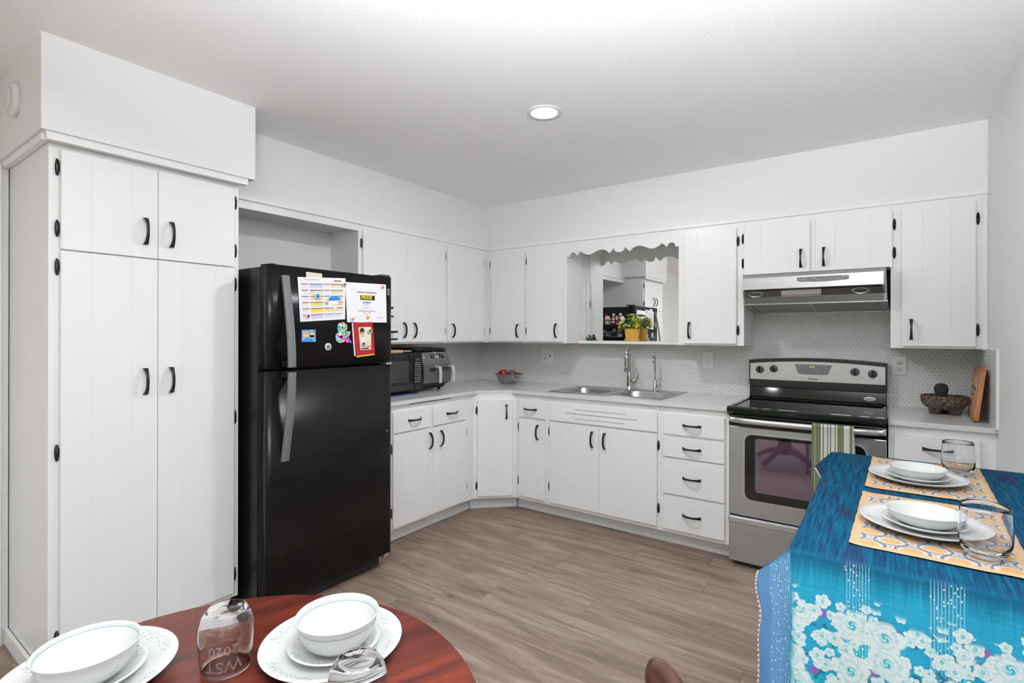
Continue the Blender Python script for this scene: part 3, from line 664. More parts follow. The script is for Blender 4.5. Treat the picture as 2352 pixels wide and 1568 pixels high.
def faucet():
    bx, by = 1.545, -.105; z = ZT+.005
    T = Thing('kitchen_faucet', 'tall chrome pull-down kitchen faucet with side lever behind the sink', 'faucet', BACK, (bx, by, z))
    T.part('base', MB().lathe([(0, 0), (.027, 0), (.027, .006), (.021, .014), (.0185, .03), (.019, .075), (.017, .11), (.0135, .14)], (bx, by, z), 28), 'chrome')
    d = Vector((.20, -.97, 0)).normalized()
    r = .055; top = z+.268
    pts = [(bx, by, z+.12), (bx, by, z+.2), (bx, by, top)]+arc(bx+d.x*r, by+d.y*r, top, r, PI, .0, 14, d)[1:]
    T.part('spout', MB().tube(pts, .0115, 14), 'chrome')
    e = pts[-1]
    T.part('spray_head', MB().tube([(e[0], e[1], e[2]+.01), (e[0], e[1], e[2]-.02), (e[0], e[1], e[2]-.075), (e[0], e[1], e[2]-.125)], lambda q: .0125+.004*q, 16), 'chrome')
    lv = MB().tube([(bx+.01, by, z+.075), (bx+.058, by-.006, z+.075)], .016, 14)
    lv.tube([(bx+.056, by-.006, z+.068), (bx+.070, by-.008, z+.085), (bx+.074, by-.010, z+.125), (bx+.060, by-.012, z+.165)], lambda q: .0075-.002*q, 10)
    T.part('lever', lv, 'chrome')
faucet()
def filter_tap():
    bx, by = 1.748, -.105; z = ZT+.005
    T = Thing('filter_tap', 'slim brushed-nickel gooseneck filter tap to the right of the main faucet', 'faucet', BACK, (bx, by, z))
    T.part('base', MB().lathe([(0, 0), (.020, 0), (.020, .004), (.0125, .008), (.0125, .082), (.008, .088), (0, .088)], (bx, by, z), 24), 'brushed_nickel')
    d = Vector((.20, -.97, 0)).normalized(); r = .038; top = z+.225
    T.part('spout', MB().tube([(bx, by, z+.08), (bx, by, top)]+arc(bx+d.x*r, by+d.y*r, top, r, PI, -.35, 14, d)[1:], .0062, 12), 'brushed_nickel')
    T.part('lever', MB().tube([(bx+.01, by, z+.040), (bx+.040, by, z+.040)], .0085, 12).tube([(bx+.036, by-.002, z+.038), (bx+.040, by-.003, z+.085)], .0035, 8), 'brushed_nickel')
filter_tap()

# ------------------------------------------------------------------ outlets, cord
def slots(mb, cx, cz, y, s=1):
    for dx in (-.0065, .0065): mb.box(cx+dx*s-.001, cx+dx*s+.001, y-.0006, y+.001, cz-.0005, cz+.0075*s)
    mb.box(cx-.002, cx+.002, y-.0006, y+.001, cz-.0095*s, cz-.0055*s); return mb
def outlet(cx, cz, w_, h_, label, round_=True, switch=None):
    T = Thing('wall_outlet', label, 'outlet', BACK, (cx, -.009, cz), 'outlets on the backsplash')
    y = -.0085
    T.part('cover_plate', MB().box(cx-w_/2, cx+w_/2, y-.006, y, cz-h_/2, cz+h_/2, .002), 'white_plastic')
    ox = cx if switch is None else cx-.026
    for dz in (-.0195, .0195):
        if round_:
            rc = MB().lathe([(0, .0), (.0165, .0), (.0165, .0016), (0, .0018)], n=28, sx=1, sy=.86, mx=Matrix.Translation((ox, y-.006, cz+dz)) @ Matrix.Rotation(PI/2, 4, 'X'))
        else: rc = MB().box(ox-.016, ox+.016, y-.0075, y-.005, cz+dz-.0185, cz+dz+.0185, .001)
        f = T.part('receptacle', rc, 'white_plastic')
        T.part('slots', slots(MB(), ox, cz+dz, y-.0080), 'outlet_dark', f)
    if switch is not None: T.part('toggle', MB().box(cx+.022, cx+.030, y-.014, y-.004, cz-.010, cz+.010, .002), 'dark_grey_plastic')
outlet(.754, 1.160, .118, .124, 'wide white outlet and switch plate under the cabinets left of the sink', True, True)
outlet(2.105, 1.166, .073, .121, 'white outlet plate on the backsplash between sink and stove', False)
outlet(3.210, 1.166, .070, .112, 'white outlet plate on the backsplash right of the stove', True)
def smooth(pts, n=6):
    P = [Vector(p) for p in pts]; out = []
    for i in range(len(P)-1):
        a, b_, c_, d_ = P[max(i-1, 0)], P[i], P[i+1], P[min(i+2, len(P)-1)]
        for k in range(n):
            t_ = k/n; out.append(.5*((2*b_)+(-a+c_)*t_+(2*a-5*b_+4*c_-d_)*t_*t_+(-a+3*b_-3*c_+d_)*t_**3))
    return out+[P[-1]]
T = Thing('power_cord', 'white cord with inline switch hanging down the nook and across to the outlet', 'cord', BACK, (1.134, -.1, 1.6))
cd = smooth([(1.1325, -.075, 2.05), (1.133, -.09, 1.85), (1.1335, -.11, 1.66), (1.134, -.10, 1.60), (1.135, -.15, 1.47), (1.134, -.12, 1.38), (1.136, -.17, 1.302), (1.140, -.176, 1.285), (1.132, -.168, 1.268), (1.06, -.10, 1.262), (.97, -.03, 1.245), (.90, -.015, 1.225), (.80, -.022, 1.212), (.745, -.030, 1.195)], 8)
T.part('wire', MB().tube(cd, .0019, 6), 'white_plastic')
cd2 = smooth([(1.1325, -.055, 2.05), (1.133, -.060, 1.8), (1.134, -.098, 1.63), (1.134, -.102, 1.56), (1.134, -.085, 1.45), (1.134, -.10, 1.36), (1.137, -.09, 1.30)], 8)
T.part('wire', MB().tube(cd2, .0016, 6), 'white_plastic')
T.part('inline_switch', MB().box(1.130, 1.142, -.115, -.092, 1.575, 1.63, .004), 'white_plastic')
T.part('plug', MB().box(.715, .745, -.034, -.017, 1.172, 1.200, .004), 'white_plastic')

# ------------------------------------------------------------------ range hood
mat('hood_steel', (.46, .46, .455), .33, .95); mat('dark_steel', (.16, .16, .158), .3, .9)
def hood():
    x0, x1 = 2.4145, 3.1645; T = Thing('range_hood', 'stainless steel range hood under the short cabinet above the stove', 'range hood', BACK, (2.79, -.2, 1.49))
    yf = -.47
    def xs(y, side): k = max(0, (-y-.34)/.125); return x0+.016*k if side < 0 else x1-.030*k
    def loft(prof, ins=0.):
        mb = MB().prism(prof, 0, 0, 1); mb.v = [((xs(y, -1)+ins) if x < .5 else (xs(y, 1)-ins), y, z) for x, y, z in mb.v]; return mb
    yf = -.465
    T.part('body', loft([(-.0095, 1.7155), (-.425, 1.7155), (-.440, 1.7135), (yf, 1.691), (yf, 1.622), (yf+.016, 1.622), (yf+.020, 1.612), (-.425, 1.577), (-.421, 1.538), (-.40, 1.537), (-.0095, 1.495)]), 'hood_steel')
    T.part('top_flange', MB().box(x0+.004, x1-.004, -.44, -.36, 1.7156, 1.7172), 'hood_steel')
    T.part('panel_groove', MB().box(2.47, 2.718, yf-.0008, yf+.001, 1.669, 1.6712).box(2.985, 3.10, yf-.0008, yf+.001, 1.669, 1.6712), 'light_steel')
    T.part('shadow_gap', loft([(yf-.0002, 1.6225), (yf-.0002, 1.619), (yf+.018, 1.612), (yf+.016, 1.6225)], .010), 'black_plastic')
    T.part('lower_lip', loft([(yf+.017, 1.6125), (-.4262, 1.5765), (-.4222, 1.539), (-.421, 1.539), (-.424, 1.577), (yf+.020, 1.613)], .008), 'dark_steel', label='dark curved lip below the front panel')
    def zb_(y): return 1.495+(1.537-1.495)*(-y-.0095)/(.3905)
    for a_, b_ in ((x0+.05, 2.772), (2.80, x1-.04)):
        T.part('grease_filter', MB().prism([(-.392, zb_(-.392)-.004), (-.035, zb_(-.035)-.004), (-.035, zb_(-.035)+.001), (-.392, zb_(-.392)+.001)], 0, a_, b_), 'filter_mesh')
    rl = MB()
    for a_, b_ in ((2.774, 2.798), (x0+.030, x0+.046), (x1-.036, x1-.020)): rl.prism([(-.405, zb_(-.405)-.006), (-.012, zb_(-.012)-.006), (-.012, zb_(-.012)+.001), (-.405, zb_(-.405)+.001)], 0, a_, b_)
    rl.box(x0+.003, x1-.003, -.032, -.0100, 1.489, 1.497, .001).box(x0+.010, x1-.010, -.412, -.396, 1.531, 1.538, .001)
    T.part('filter_rail', rl, 'hood_steel')
    ta = math.atan2(1.612-1.577, .445-.425); mxr = Matrix.Rotation(-(ta), 4, 'X')
    mx = Matrix.Translation((0, -.4345, 1.5945)) @ mxr
    T.part('light_cover', MB().box(2.640, 2.845, -.021, .021, -.010, .001, .003, mx=mx).box(2.640, 2.845, -.004, .005, -.013, -.009, .001, mx=mx), 'light_steel', label='clear ribbed lamp cover')
    for cx in (2.50, 3.03):
        T.part('reflector_lamp', MB().lathe([(.040, -.003), (.042, -.0045), (.036, -.004), (.026, .004), (.012, .008), (0, .008)], n=32, sy=.42, mx=Matrix.Translation((cx, -.4345, 1.5945)) @ mxr), 'chrome')
    # control strip
    pts = [(2.724, 1.676), (2.732, 1.682), (2.972, 1.682), (2.980, 1.676), (2.978, 1.660), (2.965, 1.656), (2.85, 1.651), (2.74, 1.656), (2.726, 1.660)]
    cp = T.part('control_strip', MB().prism(pts, 1, yf-.002, yf+.001), 'mid_grey', label='dark control strip with small white marks')
    txt = moved(text_mb('SELECTIVE', .008), 2.755, yf-.0026, 1.668)
    join(txt, moved(text_mb('BROAN', .0075, bold=.0001), 2.958, yf-.0026, 1.676))
    join(txt, moved(text_mb('. LIGHT .', .006), 2.81, yf-.0026, 1.671))
    for x in (2.826, 2.846, 2.866, 2.893, 2.913, 2.933): txt.box(x-.0018, x+.0018, yf-.0026, yf-.002, 1.661, 1.663)
    T.part('lettering', txt, 'white_print', cp)
hood()

# ------------------------------------------------------------------ stove
def stove():
    x0, x1 = 2.395, 3.151; xc = (x0+x1)/2
    T = Thing('stove', 'freestanding stainless and black electric stove with a glass cooktop', 'stove', BACK, (xc, -.34, 0))
    T.part('body', MB().box(x0+.002, x1-.002, -.60, -.02, .03, .905, .002), 'black_satin')
    T.part('foot', MB().lathe([(0, 0), (.018, 0), (.014, .03), (0, .03)], (x0+.05, -.56, 0), 16), 'black_plastic')
    T.part('foot', MB().lathe([(0, 0), (.018, 0), (.014, .03), (0, .03)], (x1-.05, -.56, 0), 16), 'black_plastic')
    # cooktop: black frame and glossy glass
    fr = MB().prism([(-.672, .893), (-.685, .905), (-.684, .922), (-.674, .930), (-.655, .932), (-.640, .928), (-.640, .890), (-.66, .882)], 0, x0-.004, x1+.004)
    fr.box(x0-.004, x0+.020, -.645, -.085, .895, .932, .003).box(x1-.020, x1+.004, -.645, -.085, .895, .932, .003)
    T.part('cooktop_frame', fr, 'black_gloss')
    T.part('glass_cooktop', MB().box(x0+.018, x1-.018, -.645, -.085, .900, .926, .001), 'black_gloss')
    # backguard: black housing with arched top
    yb = -.078; n = 16
    def top(x): q = (x-xc)/((x1-x0)/2); return 1.178+.020*(1-q*q)
    ol = [(x0, .928), (x1, .928), (x1, top(x1)-.008)]+[(x1-(x1-x0)*i/n, top(x1-(x1-x0)*i/n)-(.004 if i in (0, n) else 0)) for i in range(n+1)]+[(x0, top(x0)-.008)]
    T.part('backguard', MB().prism(ol, 1, yb+.012, -.0095), 'black_satin')
    T.part('backguard_rim', MB().prism([(x0-.002, 1.018), (x1+.002, 1.018)]+[(x1+.002-(x1-x0+.004)*i/n, top(x1-(x1-x0)*i/n)+.002) for i in range(n+1)], 1, yb, -.011), 'black_satin')
    T.part('lower_panel', MB().prism([(yb+.013, 1.005), (yb-.004, 1.000), (yb-.016, .940), (yb-.012, .932), (yb+.013, .930)], 0, x0+.004, x1-.004), 'black_gloss')
    cpts = [(x0+.006, 1.052), (x1-.008, 1.052)]+[(x1-.008-(x1-x0-.014)*i/n, top(x1-(x1-x0)*i/n)-.021) for i in range(n+1)]
    cp = T.part('control_panel', MB().prism(cpts, 1, yb-.003, yb+.001), 'light_steel')
    T.part('display', MB().prism([(2.667, 1.160), (2.874, 1.160), (2.852, 1.100), (2.825, 1.096), (2.71, 1.096), (2.687, 1.100)], 1, yb-.0045, yb-.0028), 'mid_grey', cp, label='dark grey keypad with a green clock')
    T.part('digits', moved(text_mb('0:15', .015, bold=.0003), 2.765, yb-.0050, 1.146), 'digits_green', cp)
    l = moved(text_mb('Amana', .019, bold=.0004, shear=.35), 2.769, yb-.0036, 1.069)
    T.part('lettering', l, 'dark_print', cp)
    kp = MB()
    for (x, z) in ((2.70, 1.152), (2.72, 1.149), (2.70, 1.105), (2.73, 1.108), (2.745, 1.108), (2.762, 1.108), (2.78, 1.110), (2.797, 1.110), (2.815, 1.108), (2.83, 1.106), (2.84, 1.150), (2.825, 1.148), (2.835, 1.128), (2.715, 1.135), (2.76, 1.124), (2.79, 1.124)):
        kp.box(x-.005, x+.005, yb-.0050, yb-.0044, z-.001, z+.001)
    T.part('key_print', kp, 'grey_print', cp)
    dots = MB()
    for (x, z) in ((2.607, 1.146), (2.926, 1.148), (2.425, 1.082), (2.505, 1.088), (3.03, 1.090), (3.118, 1.080)): dots.lathe([(0, 0), (.0025, 0), (.0015, .001), (0, .001)], n=10, mx=Matrix.Translation((x, yb-.003, z)) @ Matrix.Rotation(PI/2, 4, 'X'))
    T.part('indicator_dots', dots, 'dark_print', cp)
    for x, z in ((2.460, 1.117), (2.544, 1.126), (2.992, 1.124), (3.081, 1.115)):
        R_ = Matrix.Translation((x, yb-.003, z)) @ Matrix.Rotation(PI/2, 4, 'X')
        k = T.part('knob', MB().lathe([(0, .0), (.0240, .0), (.0235, .012), (.020, .015), (0, .015)], n=32, mx=R_), 'dark_grey_plastic')
        T.part('knob_grip', MB().sphere((x, yb-.021, z), .0065, .010, .021, n=10).box(x-.001, x+.001, yb-.0335, yb-.028, z+.004, z+.017), 'black_satin', k)
        sc_ = MB()
        for i in range(11):
            a = math.radians(-60+i*30); sc_.box(x+.031*math.cos(a)-.0007, x+.031*math.cos(a)+.0007, yb-.0036, yb-.003, z+.031*math.sin(a)-.0007, z+.031*math.sin(a)+.0007)
        T.part('knob_scale', sc_, 'grey_print', k)
    # sticker on the lower panel (mirrored by the glass below)
    mx = Matrix.Translation((3.068, yb-.0135, .965)) @ Matrix.Rotation(math.radians(79), 4, 'X')
    st = T.part('oval_badge', MB().lathe([(0, 0), (.031, 0), (.031, .0012), (0, .0012)], n=36, sy=.40, mx=mx), 'white_print')
    T.part('lettering', moved(text_mb('AMERICA', .0095, bold=.0002), 3.068, yb-.0155, .965), 'dark_print', st)
    # oven door
    yd = -.655
    T.part('handle_panel', MB().box(x0+.002, x1-.002, yd-.004, -.602, .820, .880, .003), 'black_gloss')
    wx0, wx1, wz0, wz1 = 2.484, 3.062, .402, .776
    def rrect(a, b_, c_, d_, r, n=6):
        out = []
        for (cx, cz, s0) in ((b_-r, d_-r, 0), (a+r, d_-r, PI/2), (a+r, c_+r, PI), (b_-r, c_+r, 3*PI/2)):
            out += [(cx+r*math.cos(s0+PI/2*i/n), cz+r*math.sin(s0+PI/2*i/n)) for i in range(n+1)]
        return out
    dr = T.part('oven_door', MB().box(x0+.002, x1-.002, yd, -.602, .303, .819, .004), 'steel')
    T.part('window_trim', MB().prism(rrect(wx0-.008, wx1+.008, wz0-.008, wz1+.008, .045), 1, yd-.003, yd+.001), 'light_steel', dr)
    T.part('window_surround', MB().prism(rrect(wx0, wx1, wz0, wz1, .040), 1, yd-.0045, yd+.001), 'black_gloss', dr)
    T.part('window_glass', MB().prism(rrect(wx0+.055, wx1-.055, wz0+.048, wz1-.018, .018), 1, yd-.0055, yd+.001), 'oven_glass', dr)
    T.part('door_slots', MB().box(x0+.05, x1-.05, yd-.0006, yd+.002, .8135, .8165), 'black_plastic', dr)
    # flat bowed handle
    hb = MB(); N = 24; vs = []
    for i in range(N+1):
        q = -1+2*i/N; x = xc+q*.362; out = yd-.010-.045*(1-abs(q)**6); hh = .0165
        vs += [(x, out-.005, .858-hh), (x, out-.012, .858-hh*.5), (x, out-.012, .858+hh*.5), (x, out-.005, .858+hh), (x, out+.006, .858+hh*.8), (x, out+.006, .858-hh*.8)]
    fs = [(i*6+j, i*6+(j+1) % 6, (i+1)*6+(j+1) % 6, (i+1)*6+j) for i in range(N) for j in range(6)]+[tuple(range(6)), tuple(range(N*6+5, N*6-1, -1))]
    hb.add(vs, fs, False); hb.sm = [True]*len(hb.f)
    hb.box(x0+.004, x0+.022, yd-.016, yd-.003, .843, .873, .003).box(x1-.022, x1-.004, yd-.016, yd-.003, .843, .873, .003)
    T.part('door_handle', hb, 'light_steel', dr)
    dw = T.part('storage_drawer', MB().box(x0+.002, x1-.002, yd, -.602, .034, .292, .003), 'steel')
    T.part('drawer_lip', MB().prism([(yd+.004, .296), (yd-.012, .288), (yd-.012, .262), (yd-.006, .256), (yd+.002, .256)], 0, x0, x1), 'light_steel', dw)
    T.part('base_recess', MB().box(x0+.03, x1-.03, -.62, -.60, .005, .034), 'black_plastic')
m = mat('oven_glass', (.07, .045, .07), .03); m.node_tree.nodes['Principled BSDF'].inputs['Specular IOR Level'].default_value = 1.0
m.node_tree.nodes['Principled BSDF'].inputs['Coat Weight'].default_value = .8; m.node_tree.nodes['Principled BSDF'].inputs['Coat IOR'].default_value = 2.2; m.node_tree.nodes['Principled BSDF'].inputs['Specular Tint'].default_value = (1, .75, 1, 1)
stove()

# green striped towel over the oven handle
def towel():
    T = Thing('kitchen_towel', 'green and white striped towel hanging over the oven door handle', 'towel', BACK, (2.925, -.72, .88))
    x0 = 2.834; wd = .182
    prof = [(-.7325, .36+.0)]; pth = []
    for i in range(22): pth.append((-.7305-.004*math.sin(i*.25), .475+i*(.862-.475)/21))
    pth += [(-.731, .872), (-.726, .879), (-.717, .882), (-.706, .880), (-.700, .872), (-.699, .862)]
    for i in range(1, 16): pth.append((-.699, .862-i*.022))
    def sheet(dx, dy, z_cut, w_=wd):
        mb = MB()
        p = [(y, z) for y, z in pth if z > z_cut or y > -.71]
        mb.grid(30, len(p)-1, lambda u, v: (x0+dx+u*w_+.004*math.sin(v*9), p[round(v*(len(p)-1))][0]+dy-.0018*math.sin(u*14)*min(1, max(0, (.86-p[round(v*(len(p)-1))][1])*6)), p[round(v*(len(p)-1))][1]))
        return mb
    a = T.part('front_layer', sheet(.0, -.003, .3), 'towel')
    b = MB().grid(6, len(pth)-1, lambda u, v: (x0-.008+u*.03, pth[round(v*(len(pth)-1))][0]+.0015, max(pth[round(v*(len(pth)-1))][1]-.0, .545)))
    T.part('folded_edge', b, 'towel_green')
    for o in (a,):
        md = o.modifiers.new('solid', 'SOLIDIFY'); md.thickness = .0025; md.offset = 0
    return T
mat('towel_green', (.115, .14, .075), .9)
tw = towel()

# ------------------------------------------------------------------ fridge (frame LEFT: x = world y, y = -world x)
FA, FB_ = -2.577, -1.819
def fridge():
    T = Thing('refrigerator', 'black top-freezer refrigerator beside the tall pantry cabinet', 'refrigerator', LEFT, ((FA+FB_)/2, -.4, 0))
    T.part('body', MB().box(FA+.004, FB_-.004, -.716, -.075, .055, 1.668, .006), 'fridge_black')
    def dr(name, z0, z1):
        e = .028; n = 6; pts = [(FA, -.748), (FA, -.786)]
        pts += [(FA+e-e*math.cos(PI/2*i/n), -.786-e*.8*math.sin(PI/2*i/n)) for i in range(1, n+1)]
        m_ = 10
        for i in range(1, m_): q = i/m_; pts.append((FA+e+(FB_-FA-2*e)*q, -.8084-.004*math.sin(PI*q)))
        pts += [(FB_-e+e*math.sin(PI/2*i/n), -.786-e*.8*math.cos(PI/2*i/n)) for i in range(0, n+1)]
        pts += [(FB_, -.748)]
        mb = MB().prism(pts, 2, z0, z1, smooth=True)
        d_ = T.part(name, mb, 'fridge_black')
        T.part('gasket', MB().box(FA+.012, FB_-.012, -.748, -.716, z0+.008, z1-.008), 'rubber', d_)
        return d_
    f = dr('freezer_door', 1.187, 1.676); d_ = dr('fridge_door', .088, 1.172)
    def strap(parent, za, zb, flip):
        mb = MB(); N = 20; vs = []
        for i in range(N+1):
            q = i/N; z = za+(zb-za)*q; bow = q if not flip else 1-q
            out = .004+.058*math.sin(bow*PI/2)**1.1 if True else 0
            y = -.810-out
            for (du, dy) in ((-.020, .006), (-.018, -.003), (0, -.006), (.018, -.003), (.020, .006)): vs.append((-2.490+du, y+dy, z))
        fs = [(i*5+j, i*5+(j+1) % 5, (i+1)*5+(j+1) % 5, (i+1)*5+j) for i in range(N) for j in range(5)]+[(0, 1, 2, 3, 4), (N*5+4, N*5+3, N*5+2, N*5+1, N*5)]
        mb.add(vs, fs, False)
        ze = zb if not flip else za
        h_ = T.part('handle', mb, 'handle_grey', parent)
        T.part('handle_mount', MB().box(-2.504, -2.474, -.862, -.806, (zb-.028 if zb > za else zb), (zb if zb > za else zb+.028), .004), 'black_satin', parent)
        # upper handle: flush at the top, standing off at the gap; lower handle mirrors it
    strap(f, 1.628, 1.192, False); strap(d_, .742, 1.168, False)
    T.part('hinge_cover', MB().box(FB_-.075, FB_-.012, -.80, -.70, 1.676, 1.690, .004), 'black_plastic')
    T.part('hinge_cap', MB().lathe([(0, 0), (.016, 0), (.016, .006), (0, .008)], (FA+.045, -.772, 1.676), 20), 'black_plastic')
    T.part('centre_hinge', MB().box(FB_-.05, FB_-.008, -.812, -.745, 1.173, 1.186, .002), 'light_steel')
    g = MB().box(FA+.03, FB_-.06, -.765, -.70, .018, .084, .004)
    for k in range(5): g.box(FA+.06, FB_-.10, -.769, -.763, .026+k*.011, .031+k*.011, .001)
    T.part('base_grille', g, 'black_plastic')
    T.part('lower_hinge', MB().box(FB_-.050, FB_-.012, -.795, -.74, .060, .087, .002), 'light_steel')
    for x in (FA+.05, FB_-.05):
        for y in (-.70, -.12): T.part('foot', MB().lathe([(0, 0), (.02, 0), (.016, .056), (0, .056)], (x, y, 0), 14), 'black_plastic')
    T.part('door_screw', MB().lathe([(0, 0), (.004, 0), (.002, .002), (0, .002)], n=10, mx=Matrix.Translation((-1.862, -.8105, .793)) @ Matrix.Rotation(PI/2, 4, 'X')), 'light_steel', d_)
fridge()
YF = -.8128       # just clear of the fridge front
def sheet_mb(pts, y=YF, th=.0005, mi=0, curl=0):
    return MB().prism(pts, 1, y-th, y, mi=mi)
def rects(mb, quad, items, y):
    "items: (u0,v0,u1,v1,mat index) in 0..1 on the quad TL,TR,BR,BL"
    TL, TR, BR, BL = quad
    def P(u, v): a = (TL[0]+(TR[0]-TL[0])*u, TL[1]+(TR[1]-TL[1])*u); b_ = (BL[0]+(BR[0]-BL[0])*u, BL[1]+(BR[1]-BL[1])*u); return (a[0]+(b_[0]-a[0])*v, y, a[1]+(b_[1]-a[1])*v)
    for u0, v0, u1, v1, mi in items: mb.add([P(u0, v0), P(u0, v1), P(u1, v1), P(u1, v0)], [(0, 1, 2, 3)], False, mi)
    return mb
# school calendar
Q = [(-2.428, 1.626), (-2.150, 1.644), (-2.152, 1.427), (-2.413, 1.408)]
T = Thing('paper_calendar', 'white school calendar with red headings and coloured boxes on the freezer door', 'paper', LEFT, (-2.29, YF, 1.52), 'papers on the freezer door')
T.part('sheet', sheet_mb(Q), 'paper')
it = [(.12, .045, .42, .062, 1), (.74, .06, .90, .085, 2)]
for r in range(6):
    v = .145+r*.14
    it += [(.06, v, .20, v+.018, 2), (.23, v, .50, v+.018, 2)]
    for k in range(5):
        for q in range(6): it.append((.065+q*.023, v+.032+k*.018, .074+q*.023, v+.037+k*.018, 1))
    if r < 5: it += [(.52, v, .65, v+.018, 2), (.67, v, .94, v+.018, 2)]
    for k in range(4):
        for q in range(5):
            if r < 3: it.append((.53+q*.023, v+.034+k*.018, .539+q*.023, v+.039+k*.018, 1))
    cols = [(6, 6), (5, 5), (3, 5), (4, 5), (4, 4), (6, 6)][r]
    it += [(.23, v+.022, .50, v+.060, cols[0]), (.23, v+.062, .50, v+.098, cols[1] if r != 4 else 4)]
    if r < 5: it += [(.67 if r < 4 else .52, v+.022, .94, v+.05, [5, 3, 5, 4, 3][r]), (.67 if r < 4 else .52, v+.052, .94, v+.085, [3, 5, 3, 5, 5][r])]
it += [(.52, .845, .94, .857, 2)]+[(.54+k*.06, .87, .58+k*.06, .93, 6) for k in range(6)]
it2 = [(.57, .50, .75, .58, 7), (.66, .43, .84, .50, 8), (.62, .47, .88, .54, 8), (.56, .55, .66, .62, 7), (.80, .58, .90, .66, 7), (.62, .55, .84, .63, 0), (.72, .68, .80, .73, 0), (.55, .60, .60, .63, 8)]
T.part('print', rects(MB(), Q, it, YF-.0008), ['paper', 'grey_print', 'maroon', 'pale_yellow', 'yellow', 'pale_green', 'pale_blue'])
drw = MB()
for k, q_ in enumerate(it2): rects(drw, Q, [q_], YF-.0011-.00006*k)
T.part('drawing', drw, ['paper', 'grey_print', 'maroon', 'pale_yellow', 'yellow', 'pale_green', 'pale_blue', 'tan', 'blue'])
# certificate
Q = [(-2.153, 1.624), (-1.876, 1.632), (-1.870, 1.415), (-2.140, 1.411)]
T = Thing('paper_certificate', 'white award certificate reading PRIDE in yellow on a black band', 'paper', LEFT, (-2.01, YF, 1.52), 'papers on the freezer door')
T.part('sheet', sheet_mb(Q, YF-.0012), 'paper')
T.part('print', rects(MB(), Q, [(.335, .31, .70, .43, 1), (.08, .16, .42, .164, 2), (.55, .17, .86, .174, 2), (.27, .695, .73, .703, 2), (.15, .865, .30, .869, 2), (.70, .865, .92, .869, 2), (.455, .80, .50, .86, 3), (.50, .835, .56, .91, 3), (.47, .87, .52, .93, 3)], YF-.0020), ['paper', 'black_plastic', 'grey_print', 'tan'])
def lett(T, txt, size, x, z, mat_, y=YF-.0024, **k): T.part('lettering', moved(text_mb(txt, size, **k), x, y, z, rot=.03), mat_)
lett(T, 'Stewart Elementary', .0145, -2.012, 1.578, 'dark_print', bold=.0002, space=1.15)
lett(T, 'PRIDE', .026, -2.013, 1.549, 'yellow', bold=.0008, space=1.1, y=YF-.0026)
lett(T, 'Certificate', .013, -2.012, 1.522, 'dark_print', bold=.0002)
lett(T, 'Presented to', .007, -2.012, 1.510, 'mid_print')
sg = MB()
for (x0_, x1_, z_, am_, f_) in ((-2.040, -1.985, 1.491, .0045, 900), (-2.125, -2.085, 1.437, .003, 700), (-1.935, -1.900, 1.440, .003, 800)):
    n_ = 40; sg.tube([(x0_+(x1_-x0_)*k/n_, YF-.0022, z_+am_*math.sin(k*.9)*(.5+.5*math.sin(k*.37))) for k in range(n_+1)], .0005, 4)
T.part('handwriting', sg, 'mid_print')
lett(T, 'for successfully demonstrating PRIDE', .0078, -2.012, 1.4745, 'mid_print')
lett(T, 'February 28, 2020', .0065, -2.012, 1.464, 'mid_print')

# note tucked behind
Q = [(-2.381, 1.656), (-2.291, 1.655), (-2.290, 1.60), (-2.379, 1.60)]
T = Thing('paper_note', 'small cream note sticking up behind the school calendar', 'paper', LEFT, (-2.33, YF, 1.62), 'papers on the freezer door')
T.part('sheet', sheet_mb(Q, YF+.001, .0006), 'cream')
T.part('print', rects(MB(), Q, [(.08, .14, .85, .17, 1), (.08, .26, .62, .28, 1)], YF+.0002), ['cream', 'grey_print'])
# photo card in red plaid
Q = [(-2.103, 1.409), (-1.971, 1.416), (-1.954, 1.239), (-2.086, 1.229)]
T = Thing('photo_card', 'red plaid photo card with a child in a cap, below the certificate', 'photo', LEFT, (-2.03, YF, 1.32))
T.part('card', sheet_mb([(a, b_) for a, b_ in Q], YF-.0010, .0016), 'plaid')
T.part('card_edge', sheet_mb([(-2.110, 1.405), (-2.103, 1.409), (-2.086, 1.229), (-2.094, 1.233)], YF, .0016), 'paper')
T.part('yellow_edge', sheet_mb([(-2.078, 1.231), (-1.955, 1.240), (-1.955, 1.233), (-2.078, 1.223)], YF, .0016), 'yellow')
I = [(-2.068, 1.385), (-1.985, 1.389), (-1.980, 1.263), (-2.055, 1.261)]
ph = MB(); rects(ph, I, [(0, 0, 1, 1, 0)], YF-.0030)
def ell(mb, cx, cz, rx, rz, mi, y, n=20): mb.add([(cx+rx*math.cos(2*PI*i/n), y, cz+rz*math.sin(2*PI*i/n)) for i in range(n)], [tuple(range(n))], False, mi)
ell(ph, -2.044, 1.362, .015, .021, 1, YF-.0034); ell(ph, -2.043, 1.348, .0125, .018, 2, YF-.0037); ell(ph, -2.044, 1.370, .0145, .011, 1, YF-.0039)
ell(ph, -2.0425, 1.341, .006, .0022, 3, YF-.0041); ell(ph, -2.0475, 1.352, .0015, .001, 1, YF-.0041); ell(ph, -2.0385, 1.352, .0015, .001, 1, YF-.0041)
ell(ph, -2.042, 1.328, .016, .007, 3, YF-.0036)
rects(ph, I, [(.25, .80, .98, .92, 2), (.05, .92, .75, .97, 1), (.62, .66, .70, .76, 4), (.76, .68, .84, .76, 4), (.90, .66, .97, .74, 4)], YF-.0033)
T.part('photograph', ph, ['cream', 'black_plastic', 'skin', 'paper', 'yellow'])
